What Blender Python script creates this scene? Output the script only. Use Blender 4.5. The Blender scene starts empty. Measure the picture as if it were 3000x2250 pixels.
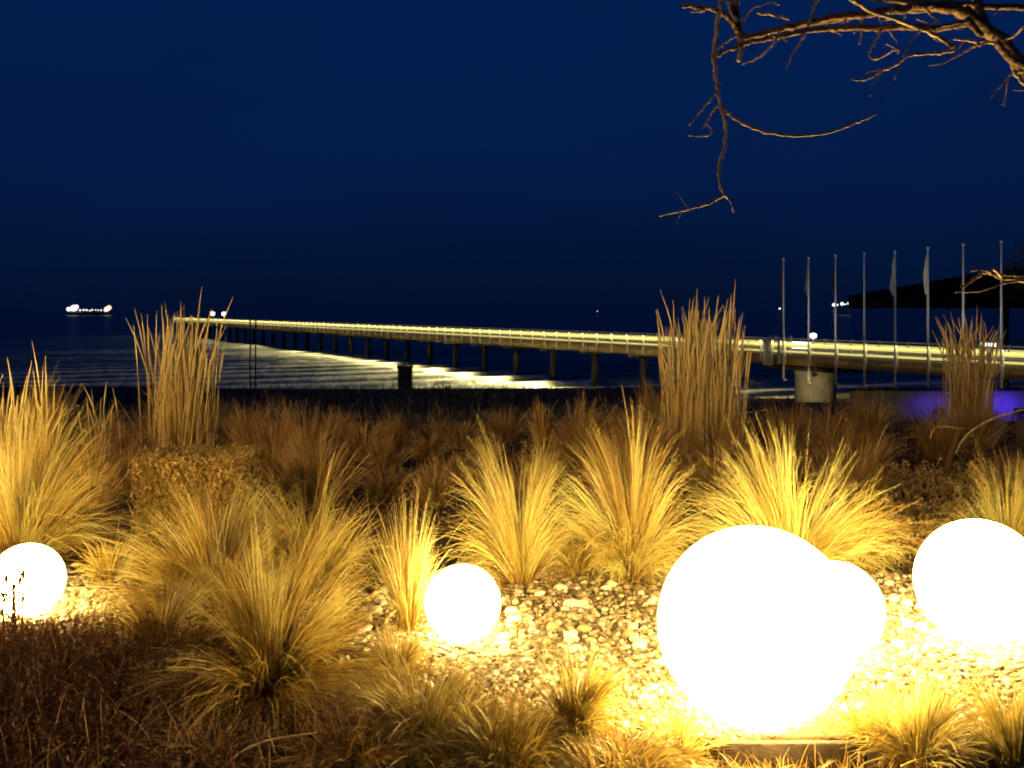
import bpy, math, random
import numpy as np
from mathutils import Vector, Matrix

S = bpy.context.scene
COL = S.collection
R = math.radians

# ---------------------------------------------------------------- camera, sky, sun, exposure
H = 1.4                                   # eye height over the planting bed
cam_d = bpy.data.cameras.new('camera')
cam = bpy.data.objects.new('camera', cam_d)
COL.objects.link(cam)
cam.location = (0, 0, H)
cam.rotation_euler = (R(90), 0, 0)
cam_d.sensor_width = 36.0
cam_d.lens = 36.0
cam_d.shift_y = -217 / 3000
cam_d.clip_start = 0.05
cam_d.clip_end = 20000
S.camera = cam

W = bpy.data.worlds.new('World')
S.world = W
W.use_nodes = True
wn, wl = W.node_tree.nodes, W.node_tree.links
bg = wn['Background']
bg.inputs[1].default_value = 1.0
tc = wn.new('ShaderNodeTexCoord')
sx = wn.new('ShaderNodeSeparateXYZ')
rp = wn.new('ShaderNodeValToRGB')
wl.new(tc.outputs['Generated'], sx.inputs[0])
wl.new(sx.outputs['Z'], rp.inputs[0])
cn = wn.new('ShaderNodeTexNoise'); cn.inputs['Scale'].default_value = 2.2; cn.inputs['Detail'].default_value = 5
cm = wn.new('ShaderNodeMapping'); cm.inputs['Scale'].default_value = (1, 1, 4)
wl.new(tc.outputs['Generated'], cm.inputs[0]); wl.new(cm.outputs[0], cn.inputs['Vector'])
cr = wn.new('ShaderNodeMapRange'); cr.inputs['From Min'].default_value = .3; cr.inputs['From Max'].default_value = .7
cr.inputs['To Min'].default_value = .86; cr.inputs['To Max'].default_value = 1.12       # thin, barely seen cloud
wl.new(cn.outputs['Fac'], cr.inputs['Value'])
cx_ = wn.new('ShaderNodeVectorMath'); cx_.operation = 'SCALE'
wl.new(rp.outputs[0], cx_.inputs[0]); wl.new(cr.outputs[0], cx_.inputs['Scale'])
wl.new(cx_.outputs[0], bg.inputs[0])
SKY = [(0.0, (.0009, .0050, .0235)), (.05, (.0010, .0078, .0370)), (.12, (.0010, .0104, .0560)),
       (.24, (.0011, .0124, .0720)), (.6, (.0014, .0145, .0840)), (1.0, (.0018, .0165, .0950))]
els = rp.color_ramp.elements
els[0].position, els[0].color = SKY[0][0], (*SKY[0][1], 1)
els[1].position, els[1].color = SKY[-1][0], (*SKY[-1][1], 1)
for p, c in SKY[1:-1]:
    e = els.new(p)
    e.color = (*c, 1)

sun_d = bpy.data.lights.new('sun', 'SUN')
sun_d.energy = 0.012                       # last trace of dusk
sun_d.angle = R(12)
sun_d.color = (.75, .82, 1)
sun = bpy.data.objects.new('sun', sun_d)
sun.rotation_euler = (R(70), 0, R(-20))
COL.objects.link(sun)

S.view_settings.view_transform = 'Standard'
S.view_settings.look = 'None'
S.view_settings.exposure = 0.0
S.view_settings.gamma = 1.0
S.view_settings.use_curve_mapping = False
S.render.engine = 'CYCLES'
S.cycles.use_denoising = True
S.cycles.max_bounces = 6
S.cycles.diffuse_bounces = 3
S.cycles.transmission_bounces = 3
S.cycles.filter_width = 1.9
S.cycles.sample_clamp_indirect = 6.0
S.cycles.caustics_reflective = False
S.cycles.caustics_refractive = False

GLOBE = (1.0, .71, .22)                    # colour of the warm white globe lamps
GLOBE_L = 75.0
FILL_W = 6500.0                          # added warm fill light behind the viewer
POLE_W = 2300.0                            # each added light below the flagpoles
LED = (1.0, .90, .27)

# ---------------------------------------------------------------- helpers
rng = np.random.default_rng(11)
rnd = random.Random(5)


def px(x, y, d):
    """a point of the place at depth d that the photograph shows at pixel x, y"""
    return ((x - 1500) / 3000 * d, d, H - (y - 908) / 3000 * d)


def gp(x, y):
    """a point on the flat planting bed"""
    d = 3000 * H / (y - 908)
    return ((x - 1500) / 3000 * d, d, 0.0)


def link(name, mesh, m=None, parent=None):
    o = bpy.data.objects.new(name, mesh)
    COL.objects.link(o)
    if m is not None and mesh is not None and not mesh.materials:
        mesh.materials.append(m)
    if parent is not None:
        o.parent = parent
    return o


def tag(o, label=None, cat=None, group=None, kind=None):
    if label: o['label'] = label
    if cat: o['category'] = cat
    if group: o['group'] = group
    if kind: o['kind'] = kind
    return o


def thing(name, loc, label, cat, group=None, rz=0):
    o = bpy.data.objects.new(name, None)
    COL.objects.link(o)
    o.empty_display_size = .1
    o.location = loc
    o.rotation_euler = (0, 0, rz)
    return tag(o, label, cat, group)


class MB:
    """collects verts and faces (any size) and links them as one mesh"""
    def __init__(s):
        s.v, s.f, s.n = [], [], 0
        s.attr = []

    def add(s, verts, faces, tint=None):
        verts = np.asarray(verts, float).reshape(-1, 3)
        s.v.append(verts)
        s.f.append(np.asarray(faces, int) + s.n)
        s.n += len(verts)
        s.attr.append(np.full(len(verts), .5) if tint is None else np.broadcast_to(np.asarray(tint, float), (len(verts),)))
        return s

    def box(s, x0, x1, y0, y1, z0, z1):
        v = [(x0, y0, z0), (x1, y0, z0), (x1, y1, z0), (x0, y1, z0), (x0, y0, z1), (x1, y0, z1), (x1, y1, z1), (x0, y1, z1)]
        f = [(0, 3, 2, 1), (4, 5, 6, 7), (0, 1, 5, 4), (1, 2, 6, 5), (2, 3, 7, 6), (3, 0, 4, 7)]
        return s.add(v, f)

    def tube(s, pts, rad, sides=8, tint=None, cap=True):
        pts = np.asarray(pts, float)
        n = len(pts)
        rad = np.broadcast_to(np.asarray(rad, float), (n,))
        t = np.gradient(pts, axis=0)
        t /= np.linalg.norm(t, axis=1)[:, None] + 1e-12
        ref = np.array([0, 0, 1.0]) if abs(t[:, 2]).mean() < .8 else np.array([1.0, 0, 0])
        a = np.cross(t, ref); a /= np.linalg.norm(a, axis=1)[:, None] + 1e-12
        b = np.cross(t, a)
        ang = np.arange(sides) * 2 * np.pi / sides
        ring = pts[:, None] + rad[:, None, None] * (np.cos(ang)[None, :, None] * a[:, None] + np.sin(ang)[None, :, None] * b[:, None])
        i = np.arange(n - 1)[:, None] * sides
        k = np.arange(sides)[None]
        k2 = (k + 1) % sides
        f = np.stack([i + k, i + sides + k, i + sides + k2, i + k2], -1).reshape(-1, 4)
        s.add(ring.reshape(-1, 3), f, tint)
        if cap:
            base = s.n - n * sides
            s.f.append(np.array([[base + q for q in range(sides)]]))
            s.f.append(np.array([[base + (n - 1) * sides + q for q in reversed(range(sides))]]))
        return s

    def lathe(s, prof, sides=20):
        prof = np.asarray(prof, float)
        ang = np.arange(sides) * 2 * np.pi / sides
        v = np.stack([prof[:, None, 0] * np.cos(ang), prof[:, None, 0] * np.sin(ang), np.broadcast_to(prof[:, None, 1], (len(prof), sides))], -1)
        i = np.arange(len(prof) - 1)[:, None] * sides
        k = np.arange(sides)[None]; k2 = (k + 1) % sides
        f = np.stack([i + k, i + k2, i + sides + k2, i + sides + k], -1).reshape(-1, 4)
        return s.add(v.reshape(-1, 3), f)

    def mesh(s, name, smooth=False):
        me = bpy.data.meshes.new(name)
        v = np.concatenate(s.v)
        loops = np.concatenate([f.ravel() for f in s.f])
        tot = np.concatenate([np.full(len(f), f.shape[1]) for f in s.f])
        start = np.concatenate([[0], np.cumsum(tot)[:-1]])
        me.vertices.add(len(v)); me.vertices.foreach_set('co', v.ravel())
        me.loops.add(len(loops)); me.loops.foreach_set('vertex_index', loops.astype(np.int32))
        me.polygons.add(len(tot))
        me.polygons.foreach_set('loop_start', start.astype(np.int32))
        me.polygons.foreach_set('loop_total', tot.astype(np.int32))
        if smooth:
            me.polygons.foreach_set('use_smooth', np.ones(len(tot), bool))
        at = me.attributes.new('tint', 'FLOAT', 'POINT')
        at.data.foreach_set('value', np.concatenate(s.attr).astype(np.float32))
        me.update(calc_edges=True)
        return me

    def build(s, name, m, parent=None, smooth=False):
        return link(name, s.mesh(name, smooth), m, parent)


def smooth_path(pts, per=6, jig=0.0, r=None):
    """Catmull-Rom through the points"""
    p = np.asarray(pts, float)
    q = np.vstack([2 * p[0] - p[1], p, 2 * p[-1] - p[-2]])
    out = []
    for i in range(1, len(q) - 2):
        for t in np.arange(per) / per:
            a, b, c, d = q[i - 1], q[i], q[i + 1], q[i + 2]
            out.append(.5 * (2 * b + (c - a) * t + (2 * a - 5 * b + 4 * c - d) * t * t + (3 * b - a - 3 * c + d) * t ** 3))
    out.append(q[-2])
    out = np.array(out)
    if jig:
        out[1:-1] += (r or rng).normal(0, jig, out[1:-1].shape)
    return out


# ---------------------------------------------------------------- materials
def mat(name, color, rough=.7, metal=0, spec=.3):
    m = bpy.data.materials.new(name)
    m.use_nodes = True
    b = m.node_tree.nodes['Principled BSDF']
    b.inputs['Base Color'].default_value = (*color, 1)
    b.inputs['Roughness'].default_value = rough
    b.inputs['Metallic'].default_value = metal
    b.inputs['Specular IOR Level'].default_value = spec
    return m


def noisy(name, c1, c2, scale=20, rough=.8, bump=.3, detail=5, bscale=None, spec=.25, dist=.02, coord='Object'):
    m = mat(name, c1, rough, 0, spec)
    n, l = m.node_tree.nodes, m.node_tree.links
    b = n['Principled BSDF']
    t = n.new('ShaderNodeTexCoord')
    nz = n.new('ShaderNodeTexNoise'); nz.inputs['Scale'].default_value = scale; nz.inputs['Detail'].default_value = detail
    l.new(t.outputs[coord], nz.inputs['Vector'])
    r = n.new('ShaderNodeValToRGB')
    r.color_ramp.elements[0].position = .32; r.color_ramp.elements[1].position = .68
    r.color_ramp.elements[0].color = (*c1, 1); r.color_ramp.elements[1].color = (*c2, 1)
    l.new(nz.outputs['Fac'], r.inputs[0]); l.new(r.outputs[0], b.inputs['Base Color'])
    n2 = n.new('ShaderNodeTexNoise'); n2.inputs['Scale'].default_value = bscale or scale * 3; n2.inputs['Detail'].default_value = 4
    l.new(t.outputs[coord], n2.inputs['Vector'])
    bp = n.new('ShaderNodeBump'); bp.inputs['Strength'].default_value = bump; bp.inputs['Distance'].default_value = dist
    l.new(n2.outputs['Fac'], bp.inputs['Height']); l.new(bp.outputs[0], b.inputs['Normal'])
    return m


def leafy(name, stops, trans=.35, gloss=.06):
    """dry plant tissue: colour by the blade's own tint, thin enough to let light through"""
    m = bpy.data.materials.new(name)
    m.use_nodes = True
    n, l = m.node_tree.nodes, m.node_tree.links
    n.clear()
    out = n.new('ShaderNodeOutputMaterial')
    at = n.new('ShaderNodeAttribute'); at.attribute_name = 'tint'
    r = n.new('ShaderNodeValToRGB')
    e = r.color_ramp.elements
    e[0].position, e[0].color = stops[0][0], (*stops[0][1], 1)
    e[1].position, e[1].color = stops[-1][0], (*stops[-1][1], 1)
    for p, c in stops[1:-1]:
        q = e.new(p); q.color = (*c, 1)
    l.new(at.outputs['Fac'], r.inputs[0])
    d = n.new('ShaderNodeBsdfDiffuse'); t = n.new('ShaderNodeBsdfTranslucent'); g = n.new('ShaderNodeBsdfGlossy')
    g.inputs['Roughness'].default_value = .45
    g.inputs['Color'].default_value = (.8, .8, .8, 1)
    l.new(r.outputs[0], d.inputs[0]); l.new(r.outputs[0], t.inputs[0])
    m1 = n.new('ShaderNodeMixShader'); m1.inputs[0].default_value = trans
    l.new(d.outputs[0], m1.inputs[1]); l.new(t.outputs[0], m1.inputs[2])
    m2 = n.new('ShaderNodeMixShader'); m2.inputs[0].default_value = gloss
    l.new(m1.outputs[0], m2.inputs[1]); l.new(g.outputs[0], m2.inputs[2])
    l.new(m2.outputs[0], out.inputs[0])
    return m


def emit(name, color, strength):
    m = mat(name, tuple(min(1, c) * .25 for c in color), .5)
    b = m.node_tree.nodes['Principled BSDF']
    b.inputs['Emission Color'].default_value = (*color, 1)
    b.inputs['Emission Strength'].default_value = strength
    return m


M = {}
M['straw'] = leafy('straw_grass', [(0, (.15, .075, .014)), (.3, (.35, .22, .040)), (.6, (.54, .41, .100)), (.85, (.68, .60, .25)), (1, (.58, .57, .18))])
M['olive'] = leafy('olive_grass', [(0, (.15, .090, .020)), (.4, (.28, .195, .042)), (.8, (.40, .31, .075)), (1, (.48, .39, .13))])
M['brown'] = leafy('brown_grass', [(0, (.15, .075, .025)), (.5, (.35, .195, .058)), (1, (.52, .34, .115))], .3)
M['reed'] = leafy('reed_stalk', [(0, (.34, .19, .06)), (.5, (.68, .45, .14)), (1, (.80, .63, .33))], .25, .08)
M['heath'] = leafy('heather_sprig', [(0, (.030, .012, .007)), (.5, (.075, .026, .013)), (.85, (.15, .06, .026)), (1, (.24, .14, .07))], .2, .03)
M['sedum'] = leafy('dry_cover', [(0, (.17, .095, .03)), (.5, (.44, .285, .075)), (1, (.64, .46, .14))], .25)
M['marram'] = leafy('dune_grass', [(0, (.05, .045, .025)), (1, (.13, .11, .06))], .2)
M['leaf'] = leafy('tree_leaf', [(0, (.03, .045, .02)), (1, (.06, .08, .03))], .2)
M['bark'] = noisy('bark', (.15, .10, .06), (.50, .38, .25), 45, .75, .6, 6, 70, .3, .01)
M['bark_limb'] = noisy('limb_bark', (.060, .034, .020), (.25, .155, .085), 24, .8, .9, 7, 46, .25, .015)
M['stem'] = noisy('dark_bark', (.07, .035, .025), (.13, .06, .04), 40, .7, .5)
M['pebble'] = noisy('pebble', (.30, .275, .22), (.58, .55, .47), 26, .75, .25, 5, 90, .3, .004)
M['pebble_b'] = noisy('brown_pebble', (.17, .115, .06), (.30, .22, .13), 26, .75, .25, 5, 90, .3, .004)
M['gravel'] = None
M['timber'] = noisy('edging_timber', (.022, .014, .008), (.055, .034, .019), 14, .85, .4)
M['pile'] = noisy('pile_timber', (.030, .026, .022), (.06, .05, .04), 3, .8, .4)
M['deck'] = noisy('deck_wood', (.34, .27, .16), (.48, .40, .26), 4, .75, .2)
M['fascia'] = noisy('fascia_wood', (.30, .19, .07), (.42, .28, .11), 3, .8, .25)
M['steel'] = mat('painted_steel', (.62, .60, .52), .45, 0, .4)
M['pole'] = mat('flagpole_metal', (.70, .70, .68), .45, 0, .4)
M['concrete'] = noisy('concrete', (.26, .24, .20), (.38, .35, .29), 1.4, .85, .3)
M['led'] = emit('led_board', LED, .66)
M['led_low'] = emit('led_line', LED, .62)  # glow put into the pale near mid rail, which is no lamp
M['white_lamp'] = emit('white_lamp', (1, .98, .9), 3.0)
M['ship_lamp'] = emit('ship_lamp', (1, .98, .92), 1.6)
M['warm_lamp'] = emit('ship_warm_lamp', (1, .66, .45), 1.4)
M['hull'] = mat('ship_hull', (.02, .022, .028), .6)
M['ship_white'] = mat('ship_white', (.5, .5, .5), .6)
M['black'] = mat('black_roof', (.010, .009, .008), .9, 0, .1)
M['lamp_case'] = mat('lamp_case', (.05, .05, .05), .5)
M['wall'] = noisy('painted_wall', (.10, .10, .12), (.15, .15, .17), 3, .8, .15)
M['flag_pale'] = noisy('pale_flag_cloth', (.50, .50, .42), (.62, .62, .54), 6, .9, .2)
M['flag_grey'] = noisy('grey_flag_cloth', (.16, .17, .19), (.24, .25, .27), 6, .9, .2)
M['flag_dark'] = noisy('dark_flag_cloth', (.045, .035, .03), (.07, .05, .04), 6, .9, .2)
M['stake'] = mat('white_stake', (.75, .75, .72), .6)

# soil of the planting bed: dark mulch with sandy and stony patches
m = noisy('bed_soil', (.035, .021, .010), (.09, .056, .028), 6, .95, .8, 8, 45, .1, .03)
M['soil'] = m
m = noisy('gravel_ground', (.065, .045, .023), (.16, .12, .072), 38, .9, .8, 8, 60, .2, .02)
M['gravel'] = m
M['sand'] = noisy('beach_sand', (.15, .12, .075), (.21, .17, .11), 1.2, .9, .4, 8, 6, .2, .05)
M['dune'] = noisy('dune_ground', (.035, .026, .018), (.07, .052, .034), 2, .95, .6, 8, 9, .1, .05)


def globe_mat():
    m = emit('lit_globe', GLOBE, GLOBE_L)
    return m


M['globe'] = globe_mat()

# sea: dark water with foam that thickens towards the beach
m = mat('sea_water', (.008, .016, .022), .30, 0, .5)
n, l = m.node_tree.nodes, m.node_tree.links
b = n['Principled BSDF']
b.inputs['IOR'].default_value = 1.33
at = n.new('ShaderNodeAttribute'); at.attribute_name = 'tint'
t = n.new('ShaderNodeTexCoord')
mp = n.new('ShaderNodeMapping'); mp.inputs['Scale'].default_value = (1, .32, 1)
l.new(t.outputs['Object'], mp.inputs[0])
nz = n.new('ShaderNodeTexNoise'); nz.inputs['Scale'].default_value = .55; nz.inputs['Detail'].default_value = 8; nz.inputs['Roughness'].default_value = .68
l.new(mp.outputs[0], nz.inputs['Vector'])
ad = n.new('ShaderNodeMath'); ad.operation = 'ADD'
l.new(nz.outputs['Fac'], ad.inputs[0]); l.new(at.outputs['Fac'], ad.inputs[1])
rr = n.new('ShaderNodeValToRGB')
e = rr.color_ramp.elements
e[0].position, e[0].color = .50, (.006, .014, .020, 1)
e[1].position, e[1].color = 1.0, (.55, .55, .48, 1)
q = e.new(.66); q.color = (.10, .105, .09, 1)
q = e.new(.80); q.color = (.30, .30, .25, 1)
sc = n.new('ShaderNodeMath'); sc.operation = 'MULTIPLY'; sc.inputs[1].default_value = .75
l.new(ad.outputs[0], sc.inputs[0])
l.new(sc.outputs[0], rr.inputs[0]); l.new(rr.outputs[0], b.inputs['Base Color'])
n2 = n.new('ShaderNodeTexNoise'); n2.inputs['Scale'].default_value = 1.6; n2.inputs['Detail'].default_value = 6
l.new(mp.outputs[0], n2.inputs['Vector'])
bp = n.new('ShaderNodeBump'); bp.inputs['Strength'].default_value = .5; bp.inputs['Distance'].default_value = .25
l.new(n2.outputs['Fac'], bp.inputs['Height']); l.new(bp.outputs[0], b.inputs['Normal'])
M['sea'] = m

# ---------------------------------------------------------------- pier frame of reference
PD = np.array([-.4611, .8873])            # along the pier, out to sea
PN = np.array([.8873, .4611])             # across it, away from the camera
V0 = 47.73                                # near edge of the deck
SEA_Z = -5.48


def uv(u, v):
    return PD * u + PN * v


# ---------------------------------------------------------------- terrain
def sstep(x, a, b):
    t = np.clip((x - a) / (b - a), 0, 1)
    return t * t * (3 - 2 * t)


def vnoise(x, y, s):
    """cheap smooth noise from a few sines"""
    r = np.random.default_rng(s)
    o = 0
    for k in range(6):
        a = r.uniform(0, 6.28); f = r.uniform(.6, 1.7); p = r.uniform(0, 6.28)
        o = o + np.sin((x * np.cos(a) + y * np.sin(a)) * f + p)
    return o / 6


def ground_z(X, Y):
    X = np.asarray(X, float); Y = np.asarray(Y, float)
    q = X / np.maximum(Y, 6)
    right = sstep(q, .14, .24)
    ridge = -.80 - .45 * right + .10 * vnoise(X * .5, Y * .5, 3) - .35 * sstep(-q, .22, .32) * 0
    z = ridge * sstep(Y, 12.3, 21)
    z = z * (1 - sstep(Y, 28, 52)) + (-4.95) * sstep(Y, 28, 52)
    u = X * PD[0] + Y * PD[1]
    z = z - 1.5 * sstep(u, 54, 76) * sstep(Y, 30, 50)
    near = 1 - sstep(Y, 3.330, 3.338)
    z = z + .03 * vnoise(X * 1.7, Y * 1.7, 8) * (1 - sstep(Y, 11, 14)) * (1 - near)
    z = z - .09 * near * sstep(X, .35, .6)
    return z


def graded(lo, hi, fine_lo, fine_hi, step, g=1.18):
    a = list(np.arange(fine_lo, fine_hi + 1e-6, step))
    s = step; x = a[-1]
    while x < hi:
        s *= g; x += s; a.append(min(x, hi))
    s = step; x = a[0]; p = []
    while x > lo:
        s *= g; x -= s; p.append(max(x, lo))
    return np.array(p[::-1] + a)


def grid_faces(nx, ny):
    i = np.arange(nx - 1)[None]; j = np.arange(ny - 1)[:, None]
    a = j * nx + i
    return np.stack([a, a + 1, a + 1 + nx, a + nx], -1).reshape(-1, 4)


gx = graded(-160, 420, -7, 9, .11)
gy = graded(-40, 130, 2.0, 13.5, .11, 1.12)
gy = np.unique(np.concatenate([gy[(gy < 3.30) | (gy > 3.36)], [3.30, 3.3295, 3.3385, 3.37]]))
GX, GY = np.meshgrid(gx, gy)
GZ = ground_z(GX, GY)
gv = np.stack([GX, GY, GZ], -1).reshape(-1, 3)
gf = grid_faces(len(gx), len(gy))
g = MB(); g.add(gv, gf)
gm = g.mesh('ground', True)
for k in ('soil', 'gravel', 'dune', 'sand'):
    gm.materials.append(M[k])
ctr = gv[gf].mean(1)
mi = np.zeros(len(gf), int)
gn = vnoise(ctr[:, 0] * 2.2, ctr[:, 1] * 2.2, 21) * .35


def in_gravel(X, Y):
    n_ = vnoise(X * 2.2, Y * 2.2, 21) * .3
    a = ((X - .30) / 1.15) ** 2 + ((Y - 4.35) / 1.25) ** 2
    b_ = ((X - 1.75) / 1.05) ** 2 + ((Y - 4.35) / 1.15) ** 2
    c_ = ((X + .78) / .42) ** 2 + ((Y - 4.55) / .50) ** 2
    d_ = ((X + 2.3) / .50) ** 2 + ((Y - 4.95) / .45) ** 2
    return np.minimum(np.minimum(a, b_), np.minimum(c_, d_)) + n_ < 1


mi[in_gravel(ctr[:, 0], ctr[:, 1])] = 1
mi[ctr[:, 1] > 13] = 2
mi[(ctr[:, 2] < -3.6)] = 3
gm.polygons.foreach_set('material_index', mi.astype(np.int32))
ground = link('ground', gm)
tag(ground, 'planting bed soil falling away to the dune and the beach', None, None, 'structure')

# sea
su = graded(54, 12000, 56, 150, .45, 1.16)
sv = graded(-9000, 9000, -10, 75, .9, 1.2)
SV, SU = np.meshgrid(sv, su)
fade = 1 - sstep(SU, 120, 320)
shore = 1 - sstep(SU, 62, 118)
ph = SU + 1.6 * vnoise(SU * .06, SV * .12, 31) * 2 + .35 * vnoise(SU * .5, SV * .35, 33)
wave = (.21 * np.sin(ph * 2 * np.pi / 7.4) + .11 * np.sin(ph * 2 * np.pi / 3.9 + 1.3) + .10 * vnoise(SU * .9, SV * .28, 35)
        + .05 * vnoise(SU * 1.9, SV * .8, 36))
wave = wave * fade * (.35 + .65 * sstep(SU, 60, 72))
crest = sstep(wave, .03, .22)
SZ = SEA_Z + wave
foam = .20 + .40 * shore + .46 * crest * fade + .12 * vnoise(SU * .25, SV * .07, 37) * fade - .25 * (1 - fade)
far_side = sstep(SV, 50.5, 53)
foam = foam * (1 - far_side) + far_side * (-.15 + .95 * np.exp(-((SU - 67.2 - .5 * vnoise(SV * .4, SU * 0, 38)) / 1.2) ** 2))
foam = foam - .34 * (1 - sstep(SV, -22, 12)) * (1 - far_side)
XY = SU[..., None] * PD + SV[..., None] * PN
sea_v = np.concatenate([XY, SZ[..., None]], -1).reshape(-1, 3)
s_ = MB(); s_.add(sea_v, grid_faces(len(sv), len(su))[:, ::-1], foam.ravel())
sea = s_.build('sea', M['sea'], None, True)
# texture runs along the wave crests
sea.rotation_euler = (0, 0, 0)
tag(sea, 'dark sea with lit surf beside the pier', None, None, 'structure')

# ---------------------------------------------------------------- pier
pier = thing('pier', (*(PD * 30 + PN * V0), 0), 'long lit pier on dark piles running out over the sea', 'pier')
pier.rotation_euler = (0, 0, math.atan2(PD[1], PD[0]))
# local: x along (u - 30), +y towards the camera side, z as the world
X0, X1, WID = -14.0, 265.0, 3.5
HR, LB0, LB1, MR, FT, FB, DT = -.66, -1.07, -.82, -1.37, -1.56, -2.26, -1.64
b_ = MB(); b_.box(X0, X1, -WID + .08, -.08, DT - .10, DT); b_.build('deck', M['deck'], pier)
k = 0
x = X0
while x < X1:
    x2 = min(x + 7.65, X1)
    b_ = MB(); b_.box(x + .01, x2 - .01, -.075, .0, FB, FT); b_.build('fascia_board', M['fascia'], pier)
    x = x2
b_ = MB(); b_.box(X0, X1, -WID, -WID + .075, FB, FT); b_.build('rear_fascia', M['fascia'], pier)
for yy in (-.55, -2.95):
    b_ = MB(); b_.box(X0, X1, yy - .12, yy + .12, DT - .52, DT - .103); b_.build('beam', M['pile'], pier)

# railing posts, pinned to the fascia
pm = MB(); pm.box(-.05, .05, .003, .15, -2.18, HR + .03); pm.box(-.06, .06, -.002, .16, HR + .03, HR + .08)
pmesh = pm.mesh('post', False); pmesh.materials.append(M['steel'])
npost = 119
for side in (0, 1):
    for i in range(npost):
        xx = 5.8 + 2.343 * (i - 6)
        if xx > X1: break
        o = link('post', pmesh, None, pier)
        o.location = (xx, -.0 if side == 0 else -WID, 0)
        if side: o.rotation_euler = (0, 0, math.pi)
L = X1 - X0
for side, y0 in ((0, .0), (1, -WID - .07)):
    b_ = MB(); b_.tube([(X0, y0 + .165 - side * .26, HR), (X1, y0 + .165 - side * .26, HR)], .030, 8); b_.build('handrail', M['steel'], pier)
    b_ = MB(); b_.box(X0, X1, y0 + .03 , y0 + .06, LB0, LB1); b_.build('light_board', M['led'], pier)
    b_ = MB(); b_.box(X0, X1, y0 + .02, y0 + .07, MR - .07, MR + .07); b_.build('light_rail' if side == 0 else 'mid_rail', M['led_low'] if side == 0 else M['steel'], pier)  # near mid rail is made to glow in place of light falling on it
    for zz in (-1.14, -1.25):
        b_ = MB(); b_.tube([(X0, y0 + .035, zz), (X1, y0 + .035, zz)], .006, 5); b_.build('wire', M['steel'], pier)
# piles
pl = MB(); pl.lathe([(.0, -7.6), (.34, -7.6), (.32, -2.55), (0, -2.55)], 16)
plm = pl.mesh('pile', True); plm.materials.append(M['pile'])
cbm = MB(); cbm.box(-.22, .22, -WID + .25, -.25, -2.56, DT - .523)
cbm = cbm.mesh('cross_beam'); cbm.materials.append(M['pile'])
for i in range(-1, 30):
    xx = 41.2 + 7.65 * i
    if xx > X1: break
    o = link('pile', plm, None, pier); o.location = (xx, -1.75, 0)
    o = link('cross_beam', cbm, None, pier); o.location = (xx, -1.75 + 1.75, 0)
# hooded strip lamps under the deck edge, aimed at the water
def strip(xa, xb, yc, sgn, power):
    b_ = MB()
    b_.box(xa, xb, min(yc + .10 * sgn, yc - .06 * sgn), max(yc + .10 * sgn, yc - .06 * sgn), FB - .02, FB - .003)
    b_.box(xa, xb, min(yc + .08 * sgn, yc + .10 * sgn), max(yc + .08 * sgn, yc + .10 * sgn), FB - .043, FB - .022)
    b_.build('lamp_hood', M['lamp_case'], pier)
    ld = bpy.data.lights.new('strip_lamp', 'AREA')
    ld.shape = 'RECTANGLE'; ld.size = xb - xa - .2; ld.size_y = .05
    ld.spread = R(140); ld.energy = power * (xb - xa); ld.color = (1, .86, .36)
    lo = bpy.data.objects.new('strip_lamp', ld); COL.objects.link(lo)
    lo.parent = pier
    lo.location = ((xa + xb) / 2, yc, FB - .035)
    lo.rotation_euler = (R(80) * sgn, 0, 0)
xa = 30.0
while xa < X1 - 5:
    xb = min(xa + 23.4, X1)
    strip(xa, xb, -.02, 1, 270.0 * (1.0 if xa > 31 else .8))
    xa = xb
strip(27, 50, -WID + .02, -1, 110)
# a light line under the handrail washes the posts, boards and fascia
xa = X0
while xa < X1 - 5:
    xb = min(xa + 23.4, X1)
    ld = bpy.data.lights.new('wash_lamp', 'AREA'); ld.shape = 'RECTANGLE'; ld.size = xb - xa; ld.size_y = .03
    ld.energy = 6.5 * (xb - xa); ld.color = (1, .80, .34)
    lo = bpy.data.objects.new('wash_lamp', ld); COL.objects.link(lo); lo.parent = pier
    lo.location = ((xa + xb) / 2, .19, HR - .034); lo.rotation_euler = (R(-14), 0, 0)
    xa = xb
# concrete support under the landward deck
c_ = MB(); c_.lathe([(0, -7.0), (1.34, -7.0), (1.34, -2.9), (1.40, -2.8), (1.40, -2.30), (0, -2.30)], 40)
o = c_.build('concrete_column', M['concrete'], pier, True); o.location = (21.3, -1.75, 0)
b_ = MB(); b_.box(18.0, 24.6, -3.2, -.3, -2.62, -2.29); b_.build('bearing_beam', M['pile'], pier)
cl_ = MB(); cl_.box(-.12, .12, -.08, .08, 0, .22); o = cl_.build('column_lamp', M['lamp_case'], pier); o.location = (18.6, 2.2, -4.6)
ld = bpy.data.lights.new('column_lamp', 'SPOT'); ld.energy = 260; ld.color = (1, .78, .34); ld.spot_size = R(85); ld.spot_blend = .9; ld.shadow_soft_size = .08
lo = bpy.data.objects.new('column_lamp', ld); COL.objects.link(lo); lo.parent = pier; lo.location = (18.7, 2.1, -4.3)
lo.rotation_euler = Vector((2.6, -3.9, .5)).to_track_quat('-Z', 'Y').to_euler()
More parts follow.
